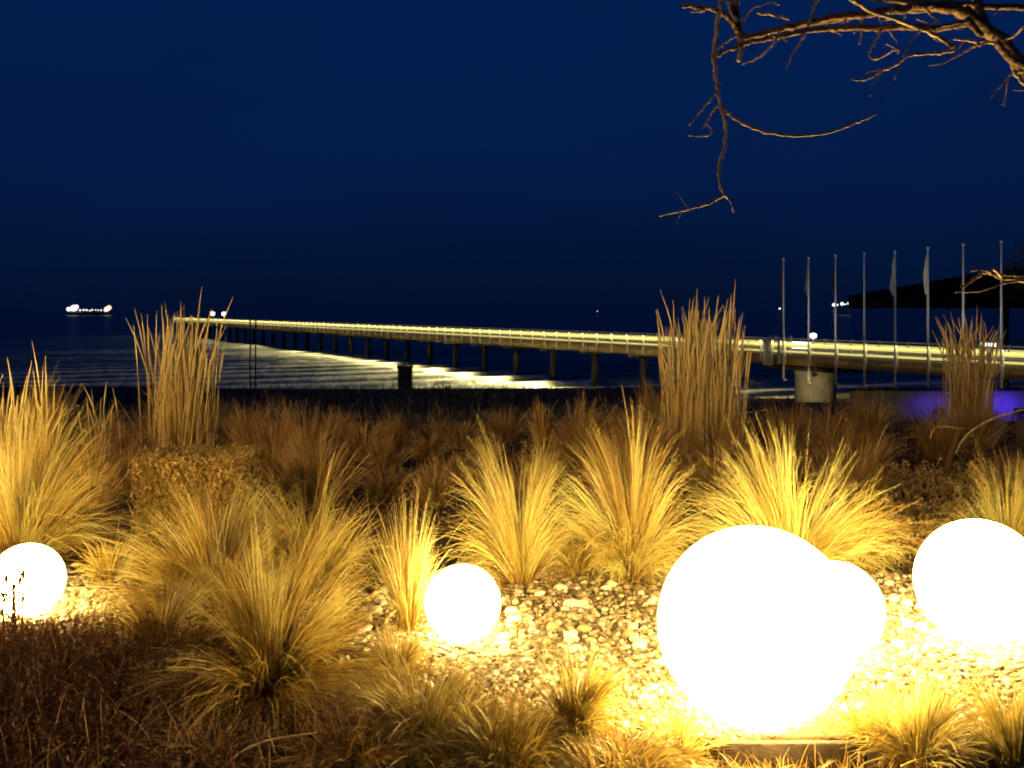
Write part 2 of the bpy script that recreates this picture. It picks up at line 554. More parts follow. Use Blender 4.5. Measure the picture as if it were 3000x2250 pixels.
# gate pillar and lamps on the deck
b_ = MB(); b_.box(23.3, 24.1, .09, .32, -2.35, -.62); b_.box(23.22, 24.18, .085, .36, -.62, -.55); b_.build('gate_pillar', M['steel'], pier)
b_ = MB(); b_.box(22.5, 22.7, .09, .30, -2.2, -.5); b_.build('gate_post', M['steel'], pier)
for xx in (24.0, 23.5, 22.0):
    b_ = MB(); b_.box(xx - .07, xx + .07, -.3, -.16, DT, -.32); b_.build('bollard', M['steel'], pier)
b_ = MB(); b_.box(20.6, 21.9, -.36, -.30, -1.15, -.66); b_.build('lit_panel', M['white_lamp'], pier)
b_ = MB(); b_.tube([(20.1, -.4, DT), (20.1, -.4, -.42)], .04, 8); lp = b_.build('lamp_post', M['steel'], pier)
b_ = MB(); b_.lathe([(.02, -.46), (.19, -.40), (.23, -.28), (.19, -.16), (.02, -.10)], 16); o = b_.build('lamp_head', M['white_lamp'], lp, True); o.location = (20.1, -.4, 0)
b_ = MB(); b_.tube([(7.0, -.4, DT), (7.0, -.4, -.56)], .04, 8); lp = b_.build('lamp_post', M['steel'], pier)
b_ = MB(); b_.box(6.6, 7.5, -.48, -.32, -.56, -.38); b_.build('lamp_head', M['white_lamp'], lp)
for xx in (209, 222):                     # two lamps at the head of the pier
    b_ = MB(); b_.tube([(xx, -2.0, DT), (xx, -2.0, .1)], .07, 8); lp = b_.build('lamp_post', M['steel'], pier)
    b_ = MB(); b_.lathe([(.05, .05), (.45, .15), (.55, .5), (.45, .85), (.05, .95)], 14); o = b_.build('lamp_head', M['white_lamp'], lp, True); o.location = (xx, -2.0, 0)

# flagpoles stand on the deck edge, eight in a row
FP = [('bare', None)] * 8
flag_kind = ['dark', 'grey', 'dark', None, 'pale', 'pale', None, None]
FL = ['flagpole farthest out on the pier with a limp dark flag',
      'second flagpole from the seaward end with a limp grey flag',
      'flagpole with a limp dark flag, third from the seaward end',
      'bare flagpole between two flags, fourth from the seaward end',
      'fifth flagpole from the seaward end with a slim pale flag',
      'flagpole with a pale flag next to two bare poles',
      'bare flagpole rising behind the farthest reed clump',
      'bare flagpole nearest the land, beside the small white lamp']
polem = MB(); polem.lathe([(0, -1.85), (.075, -1.85), (.07, 1.5), (.05, 6.0), (0, 6.02)], 10)
polem = polem.mesh('pole', True); polem.materials.append(M['pole'])
capm = MB(); capm.lathe([(0, 6.0), (.07, 6.03), (.08, 6.08), (.05, 6.14), (0, 6.16)], 10)
capm = capm.mesh('finial', True); capm.materials.append(M['pole'])
tops = [755, 752, 745, 738, 733, 722, 712, 703]
for i in range(8):
    xx = 22.2 - 2.343 * i
    w = uv(30 + xx, V0 - .21)
    top = H + (908 - tops[i]) / 3000 * w[1]
    fo = thing('flagpole', (w[0], w[1], top - 6.16), FL[i], 'flagpole', 'flagpoles along the landward end of the pier')
    o = link('pole', polem, None, fo); link('finial', capm, None, fo)
    b_ = MB(); b_.box(-.10, .10, .0, .20, -2.02, -1.9); o = b_.build('bracket', M['steel'], fo); o.rotation_euler = (0, 0, math.atan2(PD[1], PD[0]) + math.pi)
    if flag_kind[i]:
        hgt = 2.3 if flag_kind[i] == 'pale' else 2.1
        rr_ = np.random.default_rng(60 + i)
        zs = np.linspace(5.75, 5.75 - hgt, 14)
        f_ = MB()
        rows = []
        for z in zs:
            t_ = (5.75 - z) / hgt
            wd = .05 + .20 * t_ + .05 * math.sin(t_ * 9 + i * 2) * t_ + .02 * rr_.random()
            if t_ > .8: wd *= 1 - (t_ - .8) * 3.6
            cols = np.linspace(0, 1, 9)
            xs = -.06 - wd * cols
            ys = np.minimum(.06, wd * .3) * np.sin(cols * 9 + t_ * 2.5 + i) * (.3 + cols)
            rows.append(np.stack([xs, ys, np.full(9, z) - .12 * cols * (1 - t_) - .03 * rr_.random()], -1))
        f_.add(np.array(rows).reshape(-1, 3), grid_faces(9, 14))
        o = f_.build('flag', M['flag_' + flag_kind[i]], fo, True)
        so = o.modifiers.new('thick', 'SOLIDIFY'); so.thickness = .01

for i, uu in enumerate((37.5, 48.5)):  # two unseen lights on the beach, added to brighten the flagpoles
    w = uv(uu, V0 - 10.0)
    zg = float(ground_z(w[0], w[1]))
    f_ = thing('floodlight', (w[0], w[1], zg), ['beach floodlight aimed at the flagpoles nearest the land', 'beach floodlight aimed at the seaward flagpoles'][i], 'floodlight', 'beach floodlights below the flagpoles')
    f_.rotation_euler = (0, 0, math.atan2(PN[1], PN[0]) - math.pi / 2)
    b_ = MB(); b_.box(-.03, .03, -.03, .03, -.1, .30); b_.build('bracket', M['lamp_case'], f_)
    b_ = MB(); b_.box(-.20, .20, -.12, .06, .301, .56); b_.build('housing', M['lamp_case'], f_)
    ld = bpy.data.lights.new('pole_lamp', 'SPOT'); ld.energy = POLE_W; ld.color = (1, .90, .66); ld.spot_size = R(58); ld.spot_blend = .8; ld.shadow_soft_size = .08
    lo = bpy.data.objects.new('pole_lamp', ld); COL.objects.link(lo); lo.parent = f_; lo.location = (0, .10, .45)
    lo.rotation_euler = Vector((0, 10.0, 10.2)).to_track_quat('-Z', 'Y').to_euler()

# added fill light behind the camera, shaped as a floodlight on a post
fill_light = thing('floodlight', (-6.2, -5.2, 0), 'warm floodlight on a post on the terrace behind the viewer', 'floodlight')
b_ = MB(); b_.lathe([(0, -.05), (.14, -.05), (.13, .12), (.055, .2), (.045, 4.55), (.06, 4.6), (0, 4.62)], 14); b_.build('post', M['lamp_case'], fill_light, True)
b_ = MB(); b_.box(-.24, .24, -.20, -.02, 4.68, 5.02); b_.box(-.26, .26, -.02, .0, 4.66, 5.04); b_.box(-.03, .03, -.10, .0, 4.60, 4.679); b_.build('housing', M['lamp_case'], fill_light)
b_ = MB(); b_.box(-.22, .22, .002, .012, 4.70, 5.0); b_.build('lens', emit('flood_glass', (1, .66, .28), 6), fill_light)
ld = bpy.data.lights.new('flood_lamp', 'SPOT'); ld.energy = FILL_W; ld.color = (1, .67, .20); ld.shadow_soft_size = .16; ld.spot_size = R(48); ld.spot_blend = .9
fill_light.rotation_euler = (0, 0, 0)
lo = bpy.data.objects.new('flood_lamp', ld); COL.objects.link(lo); lo.parent = fill_light; lo.location = (.06, .24, 4.85)
lo.rotation_euler = Vector((5.6, 15.6, -3.4)).to_track_quat('-Z', 'Y').to_euler()

# ---------------------------------------------------------------- ships far out
def ship(loc, length, label, lights, rz=0):
    s = thing('ship', loc, label, 'ship', None, rz)
    L2 = length / 2
    b_ = MB()
    pr = [(-L2, -.06), (-L2 * .96, -.09), (L2 * .7, -.09), (L2, 0), (L2 * .7, .09), (-L2 * .96, .09), (-L2, .06)]
    lo = [(x * .95, y * length * .8, -1.2) for x, y in pr]; hi = [(x, y * length, length * .055) for x, y in pr]
    nn = len(pr)
    b_.add(lo + hi, [(i, (i + 1) % nn, nn + (i + 1) % nn, nn + i) for i in range(nn)])
    b_.f.append(np.array([[nn + i for i in range(nn)]]))
    b_.build('hull', M['hull'], s)
    z0 = length * .055
    b_ = MB(); b_.box(-L2 * .9, -L2 * .45, -length * .06, length * .06, z0 + .01, z0 + length * .09)
    b_.box(-L2 * .82, -L2 * .55, -length * .05, length * .05, z0 + length * .09, z0 + length * .15); b_.build('deckhouse', M['ship_white'], s)
    b_ = MB(); b_.tube([(L2 * .75, 0, z0), (L2 * .75, 0, z0 + length * .16)], length * .006, 6); b_.build('mast', M['ship_white'], s)
    b_ = MB(); b_.box(-L2 * .4, L2 * .62, -length * .05, length * .05, z0 + .01, z0 + length * .03); b_.build('cargo_hatch', M['hull'], s)
    for (x, z, r, key) in lights:
        b_ = MB(); b_.lathe([(.02, -r), (r * .8, -r * .6), (r, 0), (r * .8, r * .6), (.02, r)], 10)
        o = b_.build('lamp', M[key], s, True); o.location = (x * L2, -length * .075, z0 + z * length)
    return s


D1 = 1350
sp = px(265, 921, D1)
lig = [(-.96, .085, 3.0, 'ship_lamp'), (-.72, .11, 4.4, 'ship_lamp'), (-.60, .14, 3.0, 'ship_lamp'), (.93, .12, 3.4, 'warm_lamp'), (.76, .06, 2.2, 'warm_lamp'), (.84, .09, 3.4, 'ship_lamp')]
for q in (-.42, -.26, -.12, .03, .14, .30, .42, .56):
    lig.append((q, .05 + .02 * rnd.random(), .8 + .5 * rnd.random(), 'ship_lamp'))
ship((sp[0], sp[1], SEA_Z), 56, 'lit ship far out on the dark sea beyond the grass', lig)
D2 = 1500
sp = px(2464, 910, D2)
ship((sp[0], sp[1], SEA_Z), 30, 'small ship with three white lights behind the flagpoles', [(-.75, .42, 2.6, 'ship_lamp'), (.05, .47, 2.6, 'ship_lamp'), (.7, .49, 2.4, 'ship_lamp'), (.35, .45, 1.2, 'ship_lamp'), (-.4, .42, 1.4, 'ship_lamp')])
sp = px(2284, 916, 1300)
ship((sp[0], sp[1], SEA_Z), 9, 'tiny boat with one faint light left of the flagpoles', [(0, .9, 1.3, 'ship_lamp')])
sp = px(1750, 918, 1300)
ship((sp[0], sp[1], SEA_Z), 8, 'tiny boat with a dim light over the middle of the pier', [(0, .6, .7, 'warm_lamp')])

# ---------------------------------------------------------------- dark pavilion beyond the pier
D3 = 74
a = px(2618, 903, D3); wv = 22.0
pav = thing('beach_pavilion', (a[0] + wv / 2, a[1] + 5, -4.95), 'black open pavilion with a low sloping roof beyond the flagpoles', 'pavilion')
zb = a[2] + 4.95
b_ = MB()
hw = wv / 2
lo = [(-hw, -5, zb), (hw, -5, zb), (hw, 5, zb), (-hw, 5, zb)]
mid = [(-hw, -5, zb + 1.05), (hw, -5, zb + 1.05), (hw, 5, zb + 1.05), (-hw, 5, zb + 1.05)]
top = [(-1.2, 0, zb + 3.0), (1.2, 0, zb + 3.0)]
vv = lo + mid + top
b_.add(vv, [(0, 3, 2, 1), (0, 1, 5, 4), (1, 2, 6, 5), (2, 3, 7, 6), (3, 0, 4, 7), (4, 5, 9, 8), (6, 7, 8, 9)])
b_.f.append(np.array([[5, 6, 9], [7, 4, 8]]))
b_.build('roof', M['black'], pav)
for (xx, yy) in ((1.5, -4), (9.5, -4), (1.5, 4), (9.5, 4)):
    b_ = MB(); b_.box(xx - .15, xx + .15, yy - .15, yy + .15, -.6, zb + .02); b_.build('post', M['black'], pav)

# dark leafy tree at the frame's edge
tb = px(3090, 908, 66)
tree2 = thing('leafy_tree', (tb[0], tb[1], -4.6), 'dark leafy tree beyond the pavilion at the frame edge', 'tree')
b_ = MB(); b_.tube(smooth_path([(0, 0, -.6), (.2, 0, 3), (-.1, .2, 6), (.1, 0, 9)], 5), np.linspace(.32, .08, 16), 8)
for q in range(9):
    a_ = q * 2.4
    b_.tube(smooth_path([(0, 0, 5 + q * .4), (math.cos(a_) * 1.1, math.sin(a_) * 1.1, 6.4 + q * .4), (math.cos(a_) * 2, math.sin(a_) * 2, 7.2 + q * .45)], 4), np.linspace(.1, .02, 9), 5)
b_.build('trunk', M['stem'], tree2, True)
rr_ = np.random.default_rng(77)
cl = rr_.normal(0, 1, (70, 3)); cl /= np.linalg.norm(cl, axis=1)[:, None]
cl *= (rr_.random((70, 1)) ** .4) * np.array([2.6, 2.6, 3.0]); cl[:, 2] += 8.3
N = 7000
c0 = cl[rr_.integers(0, 70, N)] + rr_.normal(0, .34, (N, 3))
d1 = rr_.normal(0, 1, (N, 3)); d1 /= np.linalg.norm(d1, axis=1)[:, None]
d2 = np.cross(d1, rr_.normal(0, 1, (N, 3))); d2 /= np.linalg.norm(d2, axis=1)[:, None]
lv = np.stack([c0 - d1 * .10, c0 + d2 * .05, c0 + d1 * .10, c0 - d2 * .05], 1).reshape(-1, 3)
b_ = MB(); b_.add(lv, np.arange(N * 4).reshape(-1, 4), np.repeat(rr_.random(N), 4))
o = b_.build('crown', M['leaf'], tree2)

# ---------------------------------------------------------------- beach: post, marker poles, blue-lit bar wall
p = px(1187, 1072, 40)
bp_ = thing('beach_post', (p[0], p[1], float(ground_z(p[0], p[1])) - .2), 'square dark post standing in front of the lit surf', 'post')
zt = p[2] - bp_.location.z
b_ = MB(); b_.box(-.26, .26, -.26, .26, -.3, zt - .06); b_.build('shaft', M['pile'], bp_)
b_ = MB(); b_.box(-.29, .29, -.29, .29, zt - .058, zt); b_.build('cap', M['pile'], bp_)
for i, xq in enumerate((733, 749)):
    p = px(xq, 936, 63)
    zg = float(ground_z(p[0], p[1])) - .3
    b_ = MB(); b_.lathe([(0, 0), (.05, 0), (.045, p[2] - zg - .3), (.03, p[2] - zg), (0, p[2] - zg)], 8)
    o = b_.build('marker_pole', M['pile'], None, True); o.location = (p[0], p[1], zg)
    tag(o, ['left of two thin dark poles standing before the far pier', 'right of two thin dark poles standing before the far pier'][i], 'pole', 'thin dark poles in front of the pier')

wx = px(2560, 1140, 23)
barw = thing('bar_wall', (10.6, 23.2, float(ground_z(10.6, 23.2)) - .15), 'low white beach bar wall washed with blue light', 'wall')
zt = wx[2] - barw.location.z
b_ = MB(); b_.box(-2.9, 2.6, -.09, .09, 0, zt - .05); b_.build('wall_panel', M['wall'], barw)
b_ = MB(); b_.box(-2.95, 2.65, -.13, .13, zt - .048, zt); b_.build('coping', M['black'], barw)
for i, (xq, pw) in enumerate(((2722, 20), (2848, 18), (2952, 60))):
    X = (xq - 1500) / 3000 * 23.0
    zg = float(ground_z(X, 22.7))
    f_ = thing('floodlight', (X, 22.45, zg), ['blue floodlight at the left end of the bar wall', 'small blue floodlight behind the farthest reed clump', 'bright blue floodlight under the bar wall by the frame edge'][i], 'floodlight', 'blue floodlights along the bar wall')
    b_ = MB(); b_.box(-.10, .10, -.05, .05, .34, .46); b_.build('housing', M['lamp_case'], f_)
    b_ = MB(); b_.box(-.02, .02, -.02, .02, -.05, .339); b_.build('bracket', M['lamp_case'], f_)
    b_ = MB(); b_.box(-.09, .09, .051, .06, .35, .45); b_.build('lens', emit('blue_lens', (.12, .05, 1), 3), f_)
    ld = bpy.data.lights.new('blue_lamp', 'SPOT'); ld.energy = pw; ld.color = (.10, .035, 1.0); ld.spot_size = R(140); ld.spot_blend = .8; ld.shadow_soft_size = .04
    lo = bpy.data.objects.new('blue_lamp', ld); COL.objects.link(lo); lo.parent = f_; lo.location = (0, .08, .48)
    lo.rotation_euler = (R(98), 0, 0)

# ---------------------------------------------------------------- globe lamps
def globe(cx, cy, D, label, y_override=None):
    """D is the globe's diameter, sunk a little in the gravel"""
    g_ = thing('globe_lamp', (cx, cy, 0), label, 'globe lamp', 'white globe lamps lying in the planting bed')
    prof = [(math.sin(a) * D / 2, D / 2 - .012 - math.cos(a) * D / 2) for a in np.linspace(R(14), math.pi, 32)]
    prof[-1] = (1e-4, prof[-1][1])
    b_ = MB(); b_.lathe(prof, 48); b_.build('shade', M['globe'], g_, True)
    z0 = prof[0][1]; r0 = prof[0][0]
    b_ = MB(); b_.lathe([(0, z0 - .05), (r0 * 1.04, z0 - .05), (r0 * 1.04, z0 + .004), (r0 * .98, z0 + .006), (0, z0 + .006)], 24)
    b_.build('base', M['lamp_case'], g_)
    return g_


def globe_at(cpx, cpy, dpx, label):
    k = (cpy - 908) / 3000 + dpx / 6000
    Y = H / k
    return globe((cpx - 1500) / 3000 * Y, Y, dpx / 3000 * Y * .985, label)


globe_at(2214, 1817, 578, 'largest glowing white globe, standing on pale gravel')
globe_at(2448, 1775, 280, 'glowing white globe half hidden behind the largest globe')
globe_at(2868, 1693, 364, 'big glowing white globe at the right frame edge')
globe_at(1356, 1757, 224, 'small glowing white globe alone among pebbles and slim grass')
globe_at(80, 1690, 212, 'small glowing white globe behind the dark heather')
globe(-3.35, 5.6, .52, 'glowing white globe beside the tall grass beyond the left edge')

# ---------------------------------------------------------------- grasses
def blade_mesh(r, n, Lr, base_r, lean, droop, width, seg=6, locks=40, bias=1.0, az=None, lean_dir=None, tint=(.35, .25), spread=.12, lock_tint=.12, up=.0):
    """n ribbons gathered in locks that fan out from one base"""
    lk_phi = r.uniform(0, 2 * np.pi, locks)
    lk_th = np.radians(lean[0] + (lean[1] - lean[0]) * r.random(locks) ** bias)
    lk_L = r.uniform(Lr[0], Lr[1], locks) * (1 - .22 * (lk_th / max(1e-3, np.radians(lean[1]))))
    lk_dr = np.radians(r.uniform(droop[0], droop[1], locks)) * (.35 + .65 * lk_th / max(1e-3, np.radians(lean[1])))
    lk_t = r.normal(0, lock_tint, locks)
    k = r.integers(0, locks, n)
    phi = lk_phi[k] + r.normal(0, spread * 1.3, n)
    th = np.clip(lk_th[k] + r.normal(0, spread * .55, n), 0, 1.6)
    Ln = lk_L[k] * np.where(r.random(n) < .3, r.uniform(.5, .85, n), r.uniform(.82, 1.08, n))
    dr = lk_dr[k] * r.uniform(.6, 1.5, n) + r.normal(0, .06, n)
    curl = r.normal(0, .3, n)
    kink = np.where(r.random(n) < .14, r.uniform(.4, 1.5, n), 0.0); kat = r.uniform(.35, .85, n)
    br = base_r * np.sqrt(r.random(n)) * (.35 + .65 * np.minimum(1, th / .8))
    s = np.linspace(0, 1, seg + 1)
    P = np.zeros((n, seg + 1, 3))
    P[:, 0, 0] = br * np.cos(phi) + r.normal(0, base_r * .25, n)
    P[:, 0, 1] = br * np.sin(phi) + r.normal(0, base_r * .25, n)
    P[:, 0, 2] = -.015
    Dv = np.zeros_like(P)
    for i in range(seg + 1):
        a = np.minimum(th + dr * s[i] ** 1.7 + kink * (s[i] > kat), 2.5)
        f = phi + curl * s[i]
        Dv[:, i] = np.stack([np.sin(a) * np.cos(f), np.sin(a) * np.sin(f), np.cos(a)], -1)
    if lean_dir is not None:
        Dv[:, :, 0] += lean_dir[0] * s[None]; Dv[:, :, 1] += lean_dir[1] * s[None]
        Dv /= np.linalg.norm(Dv, axis=2)[:, :, None]
    for i in range(1, seg + 1):
        P[:, i] = P[:, i - 1] + (Ln / seg)[:, None] * (Dv[:, i - 1] + Dv[:, i]) * .5
    P[:, :, 2] = np.maximum(P[:, :, 2], -.02 + .0 * P[:, :, 2])
    P[:, 1:, 2] = np.maximum(P[:, 1:, 2], .008 + .01 * r.random((n, 1)))
    rd = r.normal(0, 1, (n, 3))
    Wv = np.cross(Dv, rd[:, None]); Wv /= np.linalg.norm(Wv, axis=2)[:, :, None] + 1e-9
    w = (width * r.uniform(.6, 1.3, n))[:, None] * (1 - s[None] ** 2.2 * .85) * .5
    A = P - Wv * w[..., None]; B = P + Wv * w[..., None]
    V = np.stack([A, B], 2).reshape(n, -1, 3)
    m_ = (seg + 1) * 2
    i = np.arange(seg) * 2
    f1 = np.stack([i, i + 1, i + 3, i + 2], -1)
    F = (f1[None] + (np.arange(n) * m_)[:, None, None]).reshape(-1, 4)
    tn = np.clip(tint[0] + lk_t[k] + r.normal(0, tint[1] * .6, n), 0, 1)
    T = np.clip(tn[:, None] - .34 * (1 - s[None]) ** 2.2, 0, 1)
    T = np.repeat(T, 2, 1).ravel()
    return V.reshape(-1, 3), F, T


def one_blade(r, L, th, dr, width, seg=9):
    return blade_mesh(r, 1, (L, L), .01, (th, th), (dr, dr), width, seg, 1, tint=(.7, .1))


# long single blades, shared between the tufts
BL = []
for i in range(10):
    b_ = MB(); b_.add(*one_blade(np.random.default_rng(900 + i), 1.0, rnd.uniform(8, 34), rnd.uniform(20, 90), .0062))
    me = b_.mesh('blade'); me.materials.append(M['straw']); BL.append(me)


def tuft(bx, by, top, wpx, label, n=1700, kind='straw', droop=(20, 100), lean=(2, 60), width=.0040, seed=0, Lk=1.0, base=None, nb=12, group='pale feather grass tufts in the lit bed', cat='grass', bias=.9, lean_dir=None, tint=(.55, .3), name='grass_tuft', locks=64):
    g0 = gp(bx, by)
    Y = g0[1]
    hgt = H - (top - 908) / 3000 * Y
    spread_ = wpx / 6000 * Y
    z0 = float(ground_z(g0[0], Y))
    t_ = thing(name, (g0[0], Y, z0), label, cat, group)
    r = np.random.default_rng(seed + int(bx) * 7 + int(by))
    Lm = hgt * 1.22 * Lk
    n = int(n * .95)
    if lean_dir is None: lean_dir = (r.normal(0, .10), r.normal(0, .06))
    b_ = MB()
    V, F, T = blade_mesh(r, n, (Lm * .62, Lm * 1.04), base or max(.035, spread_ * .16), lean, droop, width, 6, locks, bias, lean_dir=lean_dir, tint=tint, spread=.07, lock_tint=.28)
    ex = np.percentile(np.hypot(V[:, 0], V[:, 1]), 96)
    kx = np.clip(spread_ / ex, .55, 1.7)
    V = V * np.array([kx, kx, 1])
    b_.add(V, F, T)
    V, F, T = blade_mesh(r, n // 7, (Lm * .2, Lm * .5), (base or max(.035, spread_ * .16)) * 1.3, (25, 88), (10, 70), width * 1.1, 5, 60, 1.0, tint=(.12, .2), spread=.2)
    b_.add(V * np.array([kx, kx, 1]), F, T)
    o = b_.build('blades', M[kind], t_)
    o['kind'] = 'stuff'
    for q in range(nb):
        o = link('blade', BL[r.integers(0, len(BL))], None, t_)
        s_ = Lm * r.uniform(.85, 1.08)
        o.scale = (s_ * min(1.3, kx), s_ * min(1.3, kx), s_)
        o.rotation_euler = (0, 0, r.uniform(0, 6.28))
        o.location = (r.normal(0, .02), r.normal(0, .02), 0)
    return t_


G = 'pale feather grass tufts in the lit bed'
tuft(60, 1650, 1215, 560, 'tall golden grass tuft behind the small globe at the left edge', 2600, Lk=1.1, nb=26, lean=(1, 58), bias=1.1)
tuft(640, 1790, 1440, 620, 'broad soft grass tuft in front of the clipped shrub', 2400, 'straw', (20, 90), nb=14, tint=(.42, .25))
tuft(905, 1745, 1385, 420, 'upright golden grass tuft left of the slim tuft by the small globe', 1900, nb=16, tint=(.5, .25))
tuft(795, 2020, 1570, 700, 'big arching grass tuft with a red-brown base, front left', 3000, 'straw', (25, 95), nb=16, lean=(3, 75), tint=(.46, .28), base=.06)
tuft(480, 1890, 1640, 420, 'low soft grass tuft beside the dark heather', 1600, 'straw', (40, 110), nb=6, lean=(10, 80), tint=(.40, .25))
tuft(1195, 1850, 1470, 210, 'slim upright grass tuft touching the small round globe', 800, nb=14, lean=(1, 28), droop=(5, 45), tint=(.6, .25))
tuft(1525, 1712, 1275, 430, 'bright fountain grass tuft right behind the lone small globe', 2300, nb=18, tint=(.68, .25), bias=1.0)
tuft(1690, 1690, 1440, 240, 'small grass tuft squeezed between two bright fountain tufts', 900, nb=6, tint=(.5, .25))
tuft(1850, 1705, 1225, 440, 'bright fountain grass tuft in front of the middle reed clump', 2300, nb=18, tint=(.62, .25))
tuft(2310, 1700, 1225, 560, 'brightest widest fountain grass tuft, behind the largest globe', 3000, nb=22, Lk=.90, tint=(.75, .22), base=.09)
tuft(2500, 1660, 1400, 330, 'drooping grass tuft above the half hidden globe', 1300, nb=8, droop=(50, 110), tint=(.55, .25))
tuft(2950, 1650, 1340, 380, 'bright grass tuft behind the globe at the right edge', 2000, nb=16, tint=(.78, .2))
tuft(320, 1700, 1545, 200, 'little upright grass tuft right of the left globe', 500, nb=8, lean=(1, 40), tint=(.55, .25))
tuft(1690, 2140, 1885, 330, 'small dark-based grass tuft in front of the gravel', 1100, 'olive', nb=8, tint=(.6, .3))
tuft(1985, 2170, 1985, 280, 'short grass tuft at the lower left of the largest globe', 900, 'olive', nb=6, tint=(.6, .3))
tuft(2545, 2160, 2030, 210, 'spiky dark grass tuft at the lower right of the largest globe', 420, 'olive', nb=8, lean=(5, 55), droop=(0, 25), tint=(.5, .35))
tuft(2690, 2180, 1880, 360, 'upright feathery grass tuft right of the largest globe', 1600, 'olive', nb=10, lean=(1, 40), tint=(.75, .25))
tuft(2975, 2185, 1880, 320, 'feathery grass tuft in the lower right corner', 1400, 'olive', nb=10, lean=(1, 45), tint=(.7, .25))
tuft(1240, 2140, 1905, 520, 'soft sprawling grass mound in front of the small globe', 2600, 'olive', (50, 120), lean=(10, 85), nb=5, tint=(.45, .3), base=.14)
tuft(1160, 1985, 1815, 260, 'wispy grass tuft at the foot of the slim tuft', 900, 'olive', nb=6, tint=(.5, .3))
tuft(1460, 2215, 2010, 460, 'shaded grass mound at the bottom middle', 1800, 'olive', (50, 120), lean=(10, 85), nb=5, tint=(.35, .3), base=.12)
tuft(1040, 2200, 2010, 420, 'shaded brown grass mound at the foot of the big arching tuft', 1500, 'brown', (50, 120), lean=(10, 85), nb=4, tint=(.5, .3), base=.12)
tuft(620, 2225, 2060, 460, 'flattened red-brown grass clump at the bottom left', 1100, 'brown', (60, 120), lean=(20, 85), nb=4, tint=(.45, .3), base=.12)
tuft(2280, 2235, 2130, 520, 'low grass mat in front of the timber edging', 1300, 'olive', (50, 120), lean=(20, 88), nb=4, tint=(.45, .3), base=.14)
tuft(1830, 2240, 2110, 420, 'low shaded grass clump left of the timber edging', 1100, 'olive', (50, 120), lean=(20, 88), nb=4, tint=(.4, .3), base=.12)
tuft(2640, 1560, 1480, 160, 'tiny grass tuft in the dry ground cover', 250, nb=3, tint=(.5, .3))

# reeds: upright clumps of single stalks
ST = []
for i in range(14):
    r = np.random.default_rng(700 + i)
    a = r.uniform(0, 6.28); ln = math.radians(abs(r.normal(0, 5.5)) + 1); dr = math.radians(r.uniform(0, 10) if i < 10 else r.uniform(14, 36))
    s = np.linspace(0, 1, 9)
    ang = ln + dr * s ** 2
    x = np.concatenate([[0], np.cumsum(np.sin(ang[:-1]) / 8)]); z = np.concatenate([[0], np.cumsum(np.cos(ang[:-1]) / 8)])
    pts = np.stack([x * np.cos(a), x * np.sin(a), z], -1)
    b_ = MB()
    b_.tube(pts, .0056 - .0028 * s, 3, np.full(27, r.uniform(.5, 1.0)), False)
    pt = pts[6:]; rr2 = np.array([.0028, .0062, .0016])
    b_.tube(np.vstack([pts[5] * .4 + pts[6] * .6, pts[7] * .5 + pts[6] * .5, pts[7], pts[8] + (pts[8] - pts[7]) * .15]), [.0034, .0082, .0070, .001], 4, np.full(16, r.uniform(.6, 1)), False)
    me = b_.mesh('stalk'); me.materials.append(M['reed']); ST.append(me)


def reed(bx, by, top, wpx, label, n=80, nstuff=240, seed=1, tint=.5, lowf=.64):
    g0 = gp(bx, by); Y = g0[1]
    hgt = H - (top - 908) / 3000 * Y
    rad = wpx / 6000 * Y
    t_ = thing('reed_clump', (g0[0], Y, float(ground_z(g0[0], Y))), label, 'reed grass', 'tall upright reed clumps')
    r = np.random.default_rng(seed)
    for i in range(n):
        o = link('stalk', ST[r.integers(0, len(ST))], None, t_)
        q = math.sqrt(r.random()) * rad * .78; f = r.uniform(0, 6.28)
        o.location = (q * math.cos(f), q * math.sin(f), -.02)
        h_ = hgt * r.uniform(lowf, 1.0) * (1.0 if q < rad * .5 else .93)
        w_ = h_ * .75
        o.scale = (w_ * 1.15, w_ * 1.15, h_)
        o.rotation_euler = (0, 0, f + r.normal(0, 1.0))
    for i in range(n // 24):               # stray stems that stand out above the rest
        o = link('stalk', ST[10 + r.integers(0, 4)], None, t_)
        q = math.sqrt(r.random()) * rad * .6; f = r.uniform(0, 6.28)
        o.location = (q * math.cos(f), q * math.sin(f), -.02)
        h_ = hgt * r.uniform(.98, 1.10)
        o.scale = (h_ * .6, h_ * .6, h_)
        o.rotation_euler = (0, 0, r.uniform(0, 6.28))
    b_ = MB()
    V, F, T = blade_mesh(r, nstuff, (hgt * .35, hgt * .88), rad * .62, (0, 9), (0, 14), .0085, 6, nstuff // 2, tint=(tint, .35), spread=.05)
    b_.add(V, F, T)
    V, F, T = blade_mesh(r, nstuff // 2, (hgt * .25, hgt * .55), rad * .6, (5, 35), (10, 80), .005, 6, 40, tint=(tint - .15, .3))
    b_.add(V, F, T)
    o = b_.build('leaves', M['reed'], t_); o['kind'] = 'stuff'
    return t_


reed(525, 1352, 880, 275, 'tall reed clump above the clipped shrub, left of the pier head', 120, 380, 2, .7)
reed(2055, 1345, 855, 330, 'thickest tall reed clump, in front of the middle of the pier', 170, 560, 3, .7, lowf=.70)
reed(2838, 1262, 905, 180, 'farthest reed clump, dim, in front of the two last flagpoles', 110, 340, 4, .6)
reed(60, 1480, 1030, 330, 'loose tall stalks rising out of the golden tuft at the left edge', 46, 40, 5, .6, .62)
reed(300, 1400, 1085, 150, 'few bent brown stalks between left tuft and tall reed clump', 14, 30, 6, .2, .6)

